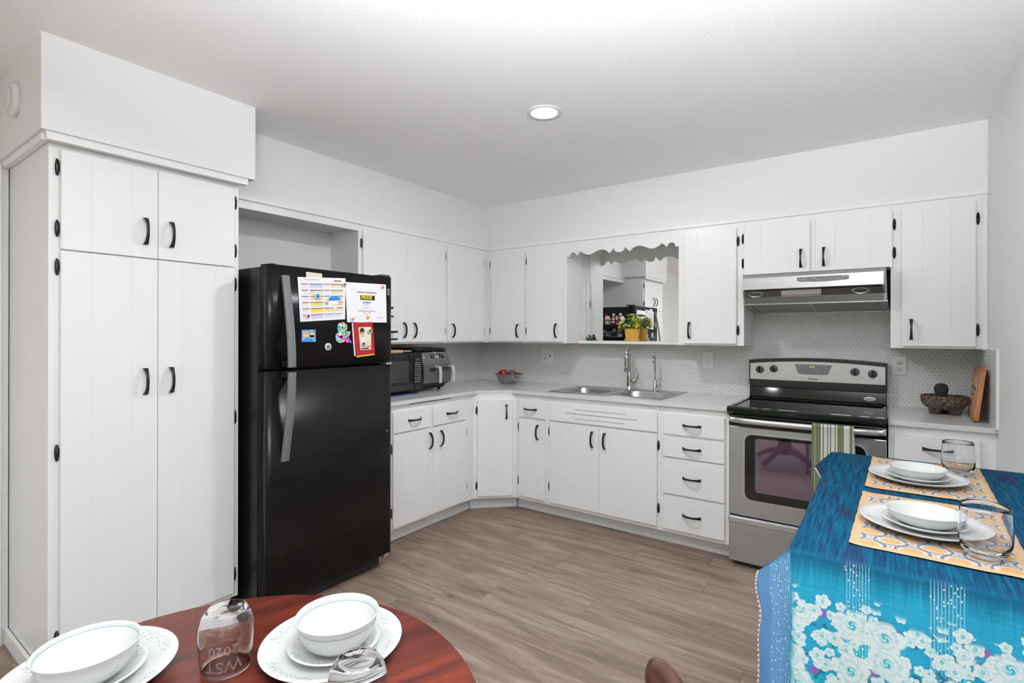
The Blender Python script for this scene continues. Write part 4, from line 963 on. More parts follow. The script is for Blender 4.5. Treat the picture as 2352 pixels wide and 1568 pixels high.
# round magnets
def magnet(x, z, r, ring, core, label, y):
    R_ = Matrix.Translation((x, y, z)) @ Matrix.Rotation(PI/2, 4, 'X')
    T = Thing('round_magnet', label, 'magnet', LEFT, (x, y, z), 'round magnets on the freezer door')
    T.part('rim', MB().lathe([(0, 0), (r, 0), (r, .004), (r*.8, .0055), (0, .0055)], n=28, mx=R_), ring)
    T.part('centre', MB().lathe([(0, 0), (r*.62, .0), (r*.55, .0016), (0, .002)], n=24, mx=R_ @ Matrix.Translation((0, 0, .0055))), core)
magnet(-2.158, 1.611, .0125, 'lens', 'magenta', 'magenta magnet where the calendar and the certificate meet', YF-.002)
magnet(-1.902, 1.617, .0125, 'lens', 'orange', 'orange magnet at the top right corner of the certificate', YF-.002)
magnet(-2.320, 1.540, .0185, 'lens', 'teal', 'larger teal-centred magnet in the middle of the calendar', YF-.001)
magnet(-2.372, 1.438, .0130, 'lens', 'magenta', 'magenta magnet at the bottom left corner of the calendar', YF-.001)
magnet(-2.108, 1.430, .0125, 'lens', 'orange', 'orange magnet at the bottom left corner of the certificate', YF-.002)
magnet(-2.256, 1.283, .0190, 'sky_ring', 'mid_grey', 'pale ring-shaped magnet alone below the papers', YF+.001) if 'sky_ring' in M else magnet(-2.256, 1.283, .0190, 'lens', 'mid_grey', 'pale ring-shaped magnet alone below the papers', YF+.001)
magnet(-1.995, 1.366, .0150, 'lens', 'green_dark', 'dark green magnet at the top of the photo card', YF-.0045)
magnet(-2.038, 1.296, .0150, 'lens', 'purple', 'purple magnet at the bottom of the photo card', YF-.0045)
T = Thing('card_magnet', 'blue and yellow picture magnet below the calendar', 'magnet', LEFT, (-2.367, YF, 1.34))
Q = [(-2.407, 1.370), (-2.328, 1.369), (-2.328, 1.308), (-2.407, 1.312)]
T.part('card', MB().box(-2.407, -2.328, YF-.003, YF, 1.309, 1.370, .0012), 'blue')
T.part('picture', rects(MB(), Q, [(.08, .12, .50, .64, 0), (.54, .22, .90, .64, 0), (.02, .68, .98, .97, 1), (.56, .44, .88, .60, 2), (.14, .22, .44, .26, 3), (.18, .34, .40, .37, 3), (.58, .04, .82, .12, 4), (.25, .76, .75, .80, 2), (.2, .86, .8, .90, 2)], YF-.0036), ['tan', 'sky_blue', 'blue', 'brown', 'lens'])
am = moved(text_mb('&', .145, depth=.004, bold=.0055), -2.168, YF-.004, 1.352)
single('ampersand_magnet', am, 'confetti', 'multicoloured confetti ampersand magnet', 'magnet', LEFT, (-2.168, YF, 1.35))
T = Thing('clip_magnet', 'small black clip magnet with white bars at the door edge', 'magnet', LEFT, (-1.862, YF, 1.592))
T.part('clip', MB().box(-1.870, -1.850, YF-.006, YF+.001, 1.572, 1.612, .002), 'black_plastic')
T.part('bars', MB().box(-1.869, -1.854, YF-.0068, YF-.006, 1.574, 1.577).box(-1.869, -1.854, YF-.0068, YF-.006, 1.583, 1.586).box(-1.869, -1.854, YF-.0068, YF-.006, 1.593, 1.596).box(-1.869, -1.854, YF-.0068, YF-.006, 1.603, 1.606), 'lens')

# ------------------------------------------------------------------ magnetic racks and bottles on the right side of the fridge
YR = -1.8225
def rack(zb, zr, dep, label):
    T = Thing('magnetic_rack', label, 'rack', BACK, (.42, YR, zb), 'magnetic racks on the fridge side')
    x0, x1 = .13, .690
    T.part('tray', MB().box(x0, x1, YR, YR+dep, zb-.005, zb+.007, .001), 'black_plastic')
    T.part('back_plate', MB().box(x0, x1, YR, YR+.004, zb, zr+.03, .001), 'black_plastic')
    T.part('rail', MB().box(x0, x1, YR+dep-.004, YR+dep, zr-.007, zr+.007, .001).box(x0, x0+.004, YR, YR+dep, zr-.007, zr+.007, .001).box(x1-.004, x1, YR, YR+dep, zr-.007, zr+.007, .001), 'black_plastic')
    for x in (x0+.002, .27, .41, .55): T.part('upright', MB().box(x-.002, x+.002, YR+dep-.004, YR+dep, zb, zr), 'black_plastic')
rack(1.455, 1.509, .115, 'upper black magnetic rack of bottles on the right side of the fridge')
rack(1.316, 1.362, .150, 'lower black magnetic rack on the right side of the fridge')
def bottle(x, z, r, h, body, cap, label, y=YR+.055, capr=.75, square=False, band=None):
    T = Thing('bottle', label, 'bottle', BACK, (x, y, z), 'bottles in the fridge racks')
    if square: T.part('body', MB().box(x-r*1.5, x+r*1.5, y-r*.8, y+r*.8, z, z+h*.8, .004), body)
    else: T.part('body', MB().lathe([(0, 0), (r, 0), (r, h*.68), (r*.7, h*.8), (0, h*.8)], (x, y, z), 20), body)
    T.part('cap', MB().lathe([(0, 0), (r*capr, 0), (r*capr, h*.2), (0, h*.2)], (x, y, z+h*.8), 20), cap)
    if band: T.part('label', MB().lathe([(r+.0004, h*.12), (r+.0004, h*.55)], (x, y, z), 20), band)
z1 = 1.4625
bottle(.425, z1, .022, .105, 'sky_blue', 'blue', 'blue-capped bottle in the upper rack', capr=.9, band='paper')
bottle(.512, z1, .020, .100, 'cream', 'white_plastic', 'square cream box with white lid in the upper rack', square=True)
bottle(.470, z1, .018, .122, 'white_plastic', 'red', 'red-capped bottle at the back of the upper rack', y=YR+.025)
bottle(.575, z1, .019, .125, 'rust', 'white_plastic', 'rust bottle with white cap, second from the rack front', band='paper')
bottle(.620, z1, .016, .100, 'paper', 'white_plastic', 'white bottle with a red label in the upper rack', band='red')
bottle(.662, z1, .020, .128, 'rust', 'white_plastic', 'rust bottle with white cap at the front end of the rack')
bottle(.370, z1, .022, .150, 'white_plastic', 'white_plastic', 'tall plain white bottle in the upper rack')
z2 = 1.3235
bottle(.475, z2, .022, .085, 'mid_grey', 'navy', 'grey jar with navy cap in the lower rack', y=YR+.07)
bottle(.425, z2, .012, .085, 'mid_grey', 'white_plastic', 'thin grey bottle in the lower rack', y=YR+.09)
T = Thing('plastic_container', 'open clear plastic clamshell container in the lower rack', 'container', BACK, (.60, YR+.08, z2))
T.part('tray', MB().prism([(.53, z2), (.665, z2), (.675, z2+.035), (.672, z2+.035), (.662, z2+.002), (.532, z2+.002), (.523, z2+.035), (.52, z2+.035)], 1, YR+.02, YR+.135), 'clear_plastic')
T.part('lid', MB().box(-.075, .075, -.055, .055, -.002, .0, mx=Matrix.Translation((.60, YR+.08, z2+.062)) @ Matrix.Rotation(math.radians(-10), 4, 'Y')), 'clear_plastic')
single('lime', MB().sphere((.575, YR+.03, 1.3985), .016), 'lime', 'small green ball on the plastic container lid', 'ball', BACK, (.575, YR+.03, 1.40))

# ------------------------------------------------------------------ microwave, air fryer and what lies on them
def microwave():
    x0, x1, y0, y1, z0, z1 = -1.668, -1.180, -.405, -.055, .936, 1.216
    T = Thing('microwave', 'black countertop microwave next to the fridge', 'microwave', LEFT, ((x0+x1)/2, -.2, ZT))
    T.part('case', MB().box(x0, x1, y0+.025, y1, z0, z1, .006), 'black_satin')
    xp = -1.262
    dr = T.part('door', MB().box(x0, xp-.001, y0, y0+.024, z0+.012, z1, .005), 'black_gloss')
    T.part('window', MB().box(x0+.05, xp-.05, y0-.001, y0+.002, z0+.075, z1-.055, .002), 'dark_glass', dr)
    T.part('door_seam', MB().box(x0, xp, y0-.0006, y0+.002, z0+.048, z0+.050), 'dark_grey_plastic', dr)
    cp = T.part('control_panel', MB().box(xp+.001, x1, y0, y0+.024, z0+.012, z1, .005), 'black_gloss')
    T.part('clock', MB().box(xp+.010, xp+.058, y0-.0008, y0, 1.158, 1.176), 'dark_print', cp)
    T.part('digits', moved(text_mb('8:50', .014), xp+.034, y0-.0014, 1.167), 'digits_amber', cp)
    k = MB()
    for r in range(9):
        for c_ in range(3): k.box(xp+.010+c_*.020, xp+.021+c_*.020, y0-.0008, y0, 1.125-r*.0150, 1.1305-r*.0150)
    k.box(xp+.008, xp+.064, y0-.0008, y0, 1.140, 1.143)
    T.part('key_print', k, 'grey_print', cp)
    T.part('open_button', MB().box(xp+.006, x1-.010, y0-.003, y0, z0+.020, z0+.046, .002), 'black_satin', cp)
    for x in (x0+.04, x1-.04):
        for y in (y0+.04, y1-.04): T.part('foot', MB().lathe([(0, 0), (.014, 0), (.012, .0145), (0, .0145)], (x, y, ZT), 12), 'rubber')
mat('dark_glass', (.035, .035, .035), .08)
microwave()
single('mat', MB().box(-1.66, -1.24, -.432, -.385, ZT, ZT+.003, .001), 'blue_mat', 'thin blue mat under the front of the microwave', 'mat', LEFT, (-1.45, -.36, ZT))
single('cutting_board', MB().box(-1.66, -1.345, -.385, -.12, 1.2165, 1.2365, .003), 'pale_wood', 'pale wooden cutting board lying on top of the microwave', 'cutting board', LEFT, (-1.5, -.25, 1.2165))
T = Thing('wooden_spoon', 'wooden spoon lying on the microwave beside the cutting board', 'spoon', LEFT, (-1.3, -.3, 1.2165))
T.part('handle', MB().tube([(-1.338, -.15, 1.2215), (-1.332, -.36, 1.2215)], .0045, 8), 'pale_wood')
T.part('bowl', MB().sphere((-1.300, -.375, 1.226), .040, .020, .007), 'pale_wood')
def fryer():
    x0, x1 = -1.166, -.868
    T = Thing('air_fryer', 'black dual-drawer air fryer with silver handles beside the microwave', 'air fryer', LEFT, ((x0+x1)/2, -.2, ZT))
    pr = [(-.07, .935), (-.315, .935), (-.345, .965), (-.392, .985), (-.398, 1.06), (-.392, 1.118), (-.378, 1.150), (-.352, 1.212), (-.335, 1.222), (-.07, 1.222)]
    T.part('body', MB().prism(pr, 0, x0, x1), 'black_satin')
    T.part('front_shell', MB().prism([(-.390, .986), (-.4005, .986), (-.405, 1.06), (-.400, 1.120), (-.385, 1.153), (-.358, 1.210), (-.350, 1.210), (-.36, 1.15), (-.385, 1.1)], 0, x0+.004, x1-.004), 'gunmetal')
    def on(x, z, w_, h_, mb, out=.0):   # on the sloping control face
        a = math.atan2(.385-.358, 1.210-1.153)
        mx = Matrix.Translation((x, -.3715-out, 1.182)) @ Matrix.Rotation(-a, 4, 'X') @ Matrix.Translation((0, 0, z))
        return mb.box(-w_/2, w_/2, -.0012, .001, -h_/2, h_/2, 0, mx=mx)
    xc = -1.000
    on_ = on(xc, .0, .160, .050, MB(), .0012); fr_ = T.part('panel_frame', on_, 'light_steel')
    pn = T.part('control_panel', on(xc, .0, .154, .045, MB(), .0022), 'black_gloss')
    T.part('display', on(xc-.005, .010, .048, .011, MB(), .0032), 'mid_grey', pn); T.part('start_key', on(xc-.003, -.006, .044, .009, MB(), .0032), 'cream', pn)
    kk = MB()
    for dx, dz in ((-.06, .010), (-.045, .010), (.045, .010), (.058, .010), (-.045, -.006), (.045, -.004), (-.03, -.019), (-.01, -.019), (.01, -.019), (.03, -.019)): on(xc+dx, dz, .006, .003, kk, .0032)
    T.part('key_print', kk, 'white_print', pn)
    kl = MB()
    for dz in (.012, .0, -.012):
        for dx in (-.145, -.133): on(xc+dx, dz, .007, .005, kl, .0015)
    T.part('side_icons', kl, 'white_print')
    lt = text_mb('Bella', .012, bold=.0003); a = math.atan2(.027, .057)
    R_ = Matrix.Translation((xc-.01, -.3600, 1.2115)) @ Matrix.Rotation(-a, 4, 'X'); lt.v = [tuple(R_ @ Vector(v)) for v in lt.v]
    T.part('lettering', lt, 'white_print')
    xm = (x0+x1)/2
    for (a_, b_) in ((x0+.006, xm-.002), (xm+.002, x1-.006)):
        d_ = T.part('basket_drawer', MB().prism([(-.398, .990), (-.4025, .990), (-.408, 1.05), (-.403, 1.118), (-.398, 1.118)], 0, a_, b_), 'gunmetal')
        hx = b_-.014
        T.part('handle', MB().prism([(-.402, 1.112), (-.440, 1.108), (-.452, 1.060), (-.447, .985), (-.440, .985), (-.443, 1.055), (-.434, 1.098), (-.402, 1.100)], 0, hx-.012, hx+.012), 'bright_silver', d_)
        T.part('handle_recess', MB().box(a_+.055, hx-.012, -.4095, -.400, 1.070, 1.100, .004), 'black_plastic', d_)
    for x in (x0+.03, x1-.03): T.part('foot', MB().lathe([(0, 0), (.012, 0), (.01, .0135), (0, .0135)], (x, -.30, ZT), 12).lathe([(0, 0), (.012, 0), (.01, .0135), (0, .0135)], (x, -.10, ZT), 12), 'rubber')
mat('gunmetal', (.15, .15, .155), .38, .6); mat('bright_silver', (.80, .80, .80), .35, .55)
fryer()
T = Thing('baking_tray', 'flat black baking tray lying on top of the air fryer', 'tray', LEFT, (-1.02, -.22, 1.2225))
T.part('pan', MB().box(-1.20, -.885, -.350, -.10, 1.2225, 1.230, .003), 'black_satin')
T.part('rim', MB().tube([(-1.205, -.355, 1.238), (-.880, -.355, 1.238), (-.880, -.095, 1.238), (-1.205, -.095, 1.238)], .004, 8, closed=True).prism([(-.350, 1.228), (-.357, 1.238), (-.353, 1.238), (-.345, 1.228)], 0, -1.2, -.885), 'black_satin')

# ------------------------------------------------------------------ colander with fruit
cx, cy = .515, -.265
T = Thing('colander', 'stainless perforated colander of fruit on the worktop corner', 'colander', BACK, (cx, cy, ZT))
zb = ZT+.008
T.part('bowl', MB().lathe([(0, 0), (.062, .002), (.078, .014), (.098, .045), (.112, .078), (.128, .082), (.128, .0835), (.110, .081), (.096, .046), (.076, .016), (.060, .004), (0, .002)], (cx, cy, zb), 48), 'perforated')
for s_ in (0, 1):
    a = math.radians(-25+180*s_); d = Vector((math.cos(a), math.sin(a), 0)); tn = Vector((-d.y, d.x, 0)); c0 = Vector((cx, cy, zb+.060))+d*.112
    T.part('handle', MB().tube([c0-tn*.028+Vector((0, 0, .018)), c0-tn*.026+d*.014, c0-tn*.012+d*.020-Vector((0, 0, .024)), c0+tn*.012+d*.020-Vector((0, 0, .024)), c0+tn*.026+d*.014, c0+tn*.028+Vector((0, 0, .018))], .003, 8), 'light_steel')
for k in range(3):
    a = math.radians(40+120*k); T.part('foot', MB().sphere((cx+.055*math.cos(a), cy+.055*math.sin(a), ZT+.006), .008, .008, .006, n=8), 'light_steel')
def fruit(name, x, y, z, r, m, label, stem=True, sz=.92):
    T = Thing(name, label, 'fruit', BACK, (x, y, z), 'fruit in the colander')
    T.part('flesh', MB().lathe([(0, -r*sz), (r*.5, -r*sz*.88), (r*.88, -r*.5), (r, 0), (r*.9, r*.45), (r*.55, r*sz*.82), (r*.18, r*sz*.84), (0, r*sz*.70)], (x, y, z), 28), m)
    if stem: T.part('stem', MB().tube([(x, y, z+r*.6), (x+.002, y, z+r*1.05)], .0015, 6), 'brown')
fruit('apple', cx-.008, cy-.060, zb+.088, .037, 'red_apple', 'shiny red apple in the front middle of the colander')
fruit('avocado', cx+.042, cy-.005, zb+.086, .033, 'brown_fruit', 'brownish round fruit at the right of the red apple', False)
fruit('kiwi', cx-.066, cy-.010, zb+.080, .031, 'avocado', 'dark brown round fruit at the left of the red apple', False)
fruit('apple', cx+.010, cy+.055, zb+.068, .034, 'red_apple', 'red apple at the back of the colander, mostly hidden', False)

# ------------------------------------------------------------------ stone mortar, pestle, engraved board
mx_, my_ = 3.405, -.205
T = Thing('stone_mortar', 'dark rough volcanic stone mortar on three stubby legs, right of the stove', 'mortar', BACK, (mx_, my_, ZT))
b = MB().lathe([(0, .022), (.055, .024), (.080, .034), (.099, .056), (.104, .078), (.103, .094), (.099, .100), (.090, .098), (.080, .072), (.055, .050), (0, .044)], (mx_, my_, ZT), 48)
b.v = [(x+.003*noise.noise(Vector((x*40, y*40, z*40))), y+.003*noise.noise(Vector((y*40, z*40, x*40))), z+.0015*noise.noise(Vector((z*50, x*50, y*50)))) for x, y, z in b.v]
T.part('bowl', b, 'lava_stone')
for a in (215, 325, 90):
    a = math.radians(a); T.part('leg', MB().lathe([(0, 0), (.022, 0), (.028, .02), (.030, .042), (0, .045)], (mx_+.052*math.cos(a), my_+.052*math.sin(a), ZT), 20), 'lava_stone')
T = Thing('pestle', 'round black stone pestle standing in the mortar', 'pestle', BACK, (mx_-.012, my_, ZT+.05))
T.part('grip', MB().lathe([(0, 0), (.018, .0), (.022, .03), (.021, .048), (.029, .066), (.032, .084), (.028, .101), (.015, .112), (0, .114)], (mx_-.014, my_-.01, ZT+.052), 28), 'dark_stone')

def board():
    L_, Hh, th = .385, .262, .020
    fr = Matrix.Translation((3.519, -.315, ZT+.001)) @ Matrix.Rotation(math.radians(-90-2.5), 4, 'Z') @ Matrix.Rotation(math.radians(-6.5), 4, 'X')
    # local: x to the right seen from the room, -y towards the room, z up
    e = bpy.data.objects.new('engraved_board', None); C.objects.link(e); e.matrix_world = fr
    tag(e, 'reddish wooden serving board with engraved lettering leaning on the right wall', 'board')
    def part(name, mb, m_, parent=None):
        o = bpy.data.objects.new(name, mb.mesh(name, m_)); C.objects.link(o); o.parent = parent or e; return o
    def rr(x0, x1, z0, z1, r, n=6):
        out = []
        for (cx, cz, s0) in ((x1-r, z1-r, 0), (x0+r, z1-r, PI/2), (x0+r, z0+r, PI), (x1-r, z0+r, 3*PI/2)): out += [(cx+r*math.cos(s0+PI/2*i/n), cz+r*math.sin(s0+PI/2*i/n)) for i in range(n+1)]
        return out
    bd = part('board', MB().prism(rr(-L_/2, L_/2, 0, Hh, .03), 1, -th, 0), 'bamboo')
    part('centre_panel', MB().prism(rr(-L_/2+.05, L_/2-.05, .035, Hh-.045, .004), 1, -th-.0008, -th+.001), 'board_centre', bd)
    part('lettering', moved(text_mb('You Are Our', .034, bold=.0008), 0, -th-.0014, .155), 'brown', bd)
    part('lettering', moved(text_mb('Home Sweet', .018), 0, -th-.0014, .122), 'brown', bd)
    part('lettering', moved(text_mb('H', .058, bold=.0004), -.01, -th-.0014, .078), 'brown', bd)
    return e
board()

# ------------------------------------------------------------------ flower pot and figurine on the nook shelf
def pot():
    x, y = 1.566, -.105; z = 1.2975
    T = Thing('flower_pot', 'ribbed yellow pot of artificial yellow and white flowers in front of the mirror', 'potted flowers', BACK, (x, y, z))
    n = 96; vs = []; rows = [(.044, .010), (.0455, .016), (.056, .094), (.052, .094), (.049, .085)]
    for i in range(n):
        a = 2*PI*i/n; k = .0014*(1 if (i % 4) < 2 else -1)
        for q, (r, zz) in enumerate(rows): rr = r+(k if q in (1, 2) else 0); vs.append((x+rr*math.cos(a), y+rr*math.sin(a), z+zz))
    fs = [(i*5+q, ((i+1) % n)*5+q, ((i+1) % n)*5+q+1, i*5+q+1) for i in range(n) for q in range(4)]
    T.part('pot', MB().add(vs, fs, False).lathe([(0, .08), (.049, .08)], (x, y, z), 32), 'flower_pot')
    T.part('saucer', MB().lathe([(0, .0), (.050, 0), (.060, .018), (.057, .018), (.048, .004), (0, .004)], (x, y, z), 40), 'flower_pot')
    lf = MB(); R_ = random.Random(3)
    def leaf(mb, c, d, ln, wd, mi=0):
        d = d.normalized(); sd = d.cross(Vector((0, 0, 1))).normalized(); u = sd.cross(d)
        p = [c, c+d*ln*.35+sd*wd+u*wd*.3, c+d*ln*.75+sd*wd*.7+u*wd*.2, c+d*ln, c+d*ln*.75-sd*wd*.7+u*wd*.2, c+d*ln*.35-sd*wd+u*wd*.3, c+d*ln*.5]
        mb.add(p, [(0, 1, 6), (1, 2, 6), (2, 3, 6), (3, 4, 6), (4, 5, 6), (5, 0, 6)], True, mi)
    st = MB()
    for k in range(230):
        a = R_.uniform(0, 2*PI); el = R_.uniform(-.15, 1.3); rad = R_.uniform(.03, .085)
        c = Vector((x, y, z+.105))+Vector((math.cos(a)*math.cos(el)*rad, math.sin(a)*math.cos(el)*rad*.75, math.sin(el)*rad*.9))
        leaf(lf, c, Vector((math.cos(a), math.sin(a), R_.uniform(-.6, .9))), R_.uniform(.022, .042), R_.uniform(.006, .011), 0 if R_.random() < .65 else 1)
        if k % 6 == 0: st.tube([(x, y, z+.07), tuple(c)], .0012, 5)
    # a drooping sprig on the left
    for k in range(14):
        q = k/13; c = Vector((x-.045-.055*q, y-.02, z+.100-.035*q)); leaf(lf, c, Vector((-.6, -.2, -.7 if k % 2 else .5)), .022, .007, 0)
    T.part('foliage', lf, ['leaf', 'dark_leaf']); T.part('stem', st, 'leaf')
    def bloom(c, r, m_, petals, up_=.35, tilt=(0, -.5, 1)):
        mb = MB(); ax = Vector(tilt).normalized(); q = ax.to_track_quat('Z', 'Y').to_matrix()
        for k in range(petals):
            a = 2*PI*k/petals+.2; d = q @ Vector((math.cos(a), math.sin(a), up_)); leaf(mb, Vector(c), d, r, r*.34)
        o = T.part('blossom', mb, m_); T.part('blossom_centre', MB().sphere(Vector(c)+ax*r*.15, r*.16, n=6), 'tan', o)
    Zp = z+.10
    bloom((x-.055, y-.045, Zp+.045), .052, 'petal_white', 6, .8, (-.5, -.9, .5)); bloom((x-.018, y-.055, Zp+.028), .042, 'petal_white', 5, 1.2, (.1, -.6, -.8))
    bloom((x+.000, y-.01, Zp+.095), .050, 'petal_yellow_green', 9, .1, (0, -.2, 1)); bloom((x+.052, y-.035, Zp+.035), .044, 'petal_yellow', 10, .3, (.4, -.9, .2))
    bloom((x-.088, y-.02, Zp+.015), .028, 'petal_yellow', 8, .2, (-.6, -.6, .4)); bloom((x+.030, y-.04, Zp+.070), .026, 'petal_yellow_green', 8, .3, (.2, -.9, .5)); bloom((x+.07, y+.01, Zp+.06), .03, 'petal_white', 6, .6, (.5, -.2, .7))
mat('petal_yellow_green', (.62, .66, .06), .5)
pot()
T = Thing('figurine', 'small green and white frog-like figurine at the left end of the nook shelf', 'figurine', BACK, (1.185, -.055, 1.2975))
T.part('body', MB().sphere((1.185, -.055, 1.316), .017, .015, .018, n=10), 'bottle_green')
T.part('head', MB().sphere((1.180, -.058, 1.338), .012, .011, .010, n=10), 'bottle_green')
T.part('eye', MB().sphere((1.175, -.066, 1.347), .0045, n=6), 'white_plastic'); T.part('eye', MB().sphere((1.186, -.064, 1.347), .0045, n=6), 'white_plastic')
T.part('base', MB().box(1.158, 1.208, -.078, -.035, 1.2975, 1.304, .003), 'brown'); T.part('side_figure', MB().sphere((1.160, -.062, 1.314), .008, .008, .015, n=8), 'brown')

# ------------------------------------------------------------------ dining tables
TZ = .74; TC = (2.2915, -3.533); TR_ = .446
T = Thing('round_table', 'round reddish-brown wooden dining table in the foreground', 'table', frame(math.radians(-18), (*TC, 0)), (0, 0, 0))
T.part('tabletop', MB().lathe([(0, TZ-.024), (TR_-.012, TZ-.024), (TR_-.003, TZ-.019), (TR_, TZ-.010), (TR_-.001, TZ-.003), (TR_-.004, TZ), (0, TZ)], n=128), 'mahogany')
T.part('apron', MB().lathe([(.30, TZ-.085), (.32, TZ-.085), (.32, TZ-.0245), (.30, TZ-.0245)], n=64), 'mahogany')
T.part('pedestal', MB().lathe([(0, .10), (.055, .10), (.07, .18), (.04, .30), (.036, .5), (.06, .62), (.12, TZ-.03), (0, TZ-.03)], n=32), 'mahogany')
for k in range(4):
    a = PI/4+k*PI/2; T.part('leg', MB().tube([(.03*math.cos(a), .03*math.sin(a), .15), (.18*math.cos(a), .18*math.sin(a), .11), (.33*math.cos(a), .33*math.sin(a), .026)], lambda q: .032-.010*q, 10), 'mahogany')

def plate(x, y, z, r, h, m, label, name='dinner_plate', group=None):
    p = [(0, 0), (r*.62, 0), (r*.70, .002), (r*.86, h*.55), (r-.001, h-.001), (r, h+.0004), (r-.0015, h+.0015), (r*.86, h*.55+.0035), (r*.70, .0055), (r*.62, .003), (0, .003)]
    return single(name, MB().lathe([(a, b_) for a, b_ in p], (x, y, z), 96), m, label, 'plate', BACK, (x, y, z), group)
def bowl(x, y, z, m, label, group=None, hs=1.):
    o = [(0, .0), (.036, 0), (.046, .003), (.062, .015), (.0715, .032), (.0765, .0505), (.0780, .0520), (.0770, .0530)]
    i_ = [(.0742, .0505), (.0690, .032), (.0595, .0175), (.045, .0065), (.034, .0038), (0, .0032)]
    o = [(r, q*hs) for r, q in o]; i_ = [(r, q*hs if q > .004 else q) for r, q in i_]
    return single('bowl', MB().lathe(o+i_, (x, y, z), 96), m, label, 'bowl', BACK, (x, y, z), group)
def setting(x, y, z, mp, ms, mbw, where, dxy=(0, 0), group=None, hs=1.):
    plate(x, y, z, .132, .018, mp, 'large white dinner plate '+where, group='dinner plates')
    plate(x+dxy[0]*.4, y+dxy[1]*.4, z+.0040, .086, .015, ms, 'small white plate on the dinner plate '+where, 'side_plate', group='side plates')
    bowl(x+dxy[0], y+dxy[1], z+.0080, mbw, 'white bowl on top of the two plates '+where, group='bowls', hs=hs)
setting(2.266, -3.262, TZ+.0005, 'vine_plate', 'vine_small', 'ring_bowl', 'at the right of the round table', (.010, .004), hs=1.17)
setting(1.995, -3.567, TZ+.0005, 'vine_plate', 'vine_small', 'ring_bowl', 'at the left of the round table', (.008, -.006), hs=1.08)

GL = [(0, 0), (.026, 0), (.032, .003), (.0405, .015), (.0452, .033), (.0462, .052), (.0450, .078), (.0425, .104), (.0418, .110), (.0410, .1106)]
GI = [(.0402, .110), (.0412, .100), (.0434, .078), (.0446, .052), (.0434, .034), (.037, .019), (.026, .0115), (0, .0100)]
def gr(z):
    for (r0, z0), (r1, z1) in zip(GL, GL[1:]):
        if z0 <= z <= z1 and z1 > z0: return r0+(r1-r0)*(z-z0)/(z1-z0)
    return .042
def glass(x, y, z, label, face, inverted=False):
    T = Thing('drinking_glass', label, 'glass', BACK, (x, y, z), 'stemless etched glasses')
    mx = Matrix.Translation((x, y, z))
    if inverted: mx = Matrix.Translation((x, y, z+.1106)) @ Matrix.Rotation(PI, 4, 'X')
    T.part('body', MB().lathe(GL+GI, n=72, mx=mx), 'clear_glass')
    tx = MB()
    join(tx, moved(text_mb('WST', .030, bold=.0002, depth=.0002), 0, 0, .086)); join(tx, moved(text_mb('2020', .025, bold=.0001, depth=.0002), 0, 0, .058))
    vs = []
    for px_, py_, pz_ in tx.v:
        r = gr(pz_)+.0003; a = px_/r-PI/2; v = Vector((r*math.cos(a), r*math.sin(a), pz_))
        if inverted: v = Vector((v.x*-1, v.y, .1106-v.z))
        v = Matrix.Rotation(face+PI/2, 3, 'Z') @ v; vs.append((x+v.x, y+v.y, z+v.z))
    tx.v = vs
    T.part('etched_lettering', tx, 'etched')
glass(2.156, -3.410, TZ+.0004, 'clear glass standing upside down between the two settings on the round table', math.radians(-32), True)
glass(2.475, -3.366, TZ+.0004, 'clear upside-down glass in front of the right-hand setting, cut by the picture edge', math.radians(-70), True)

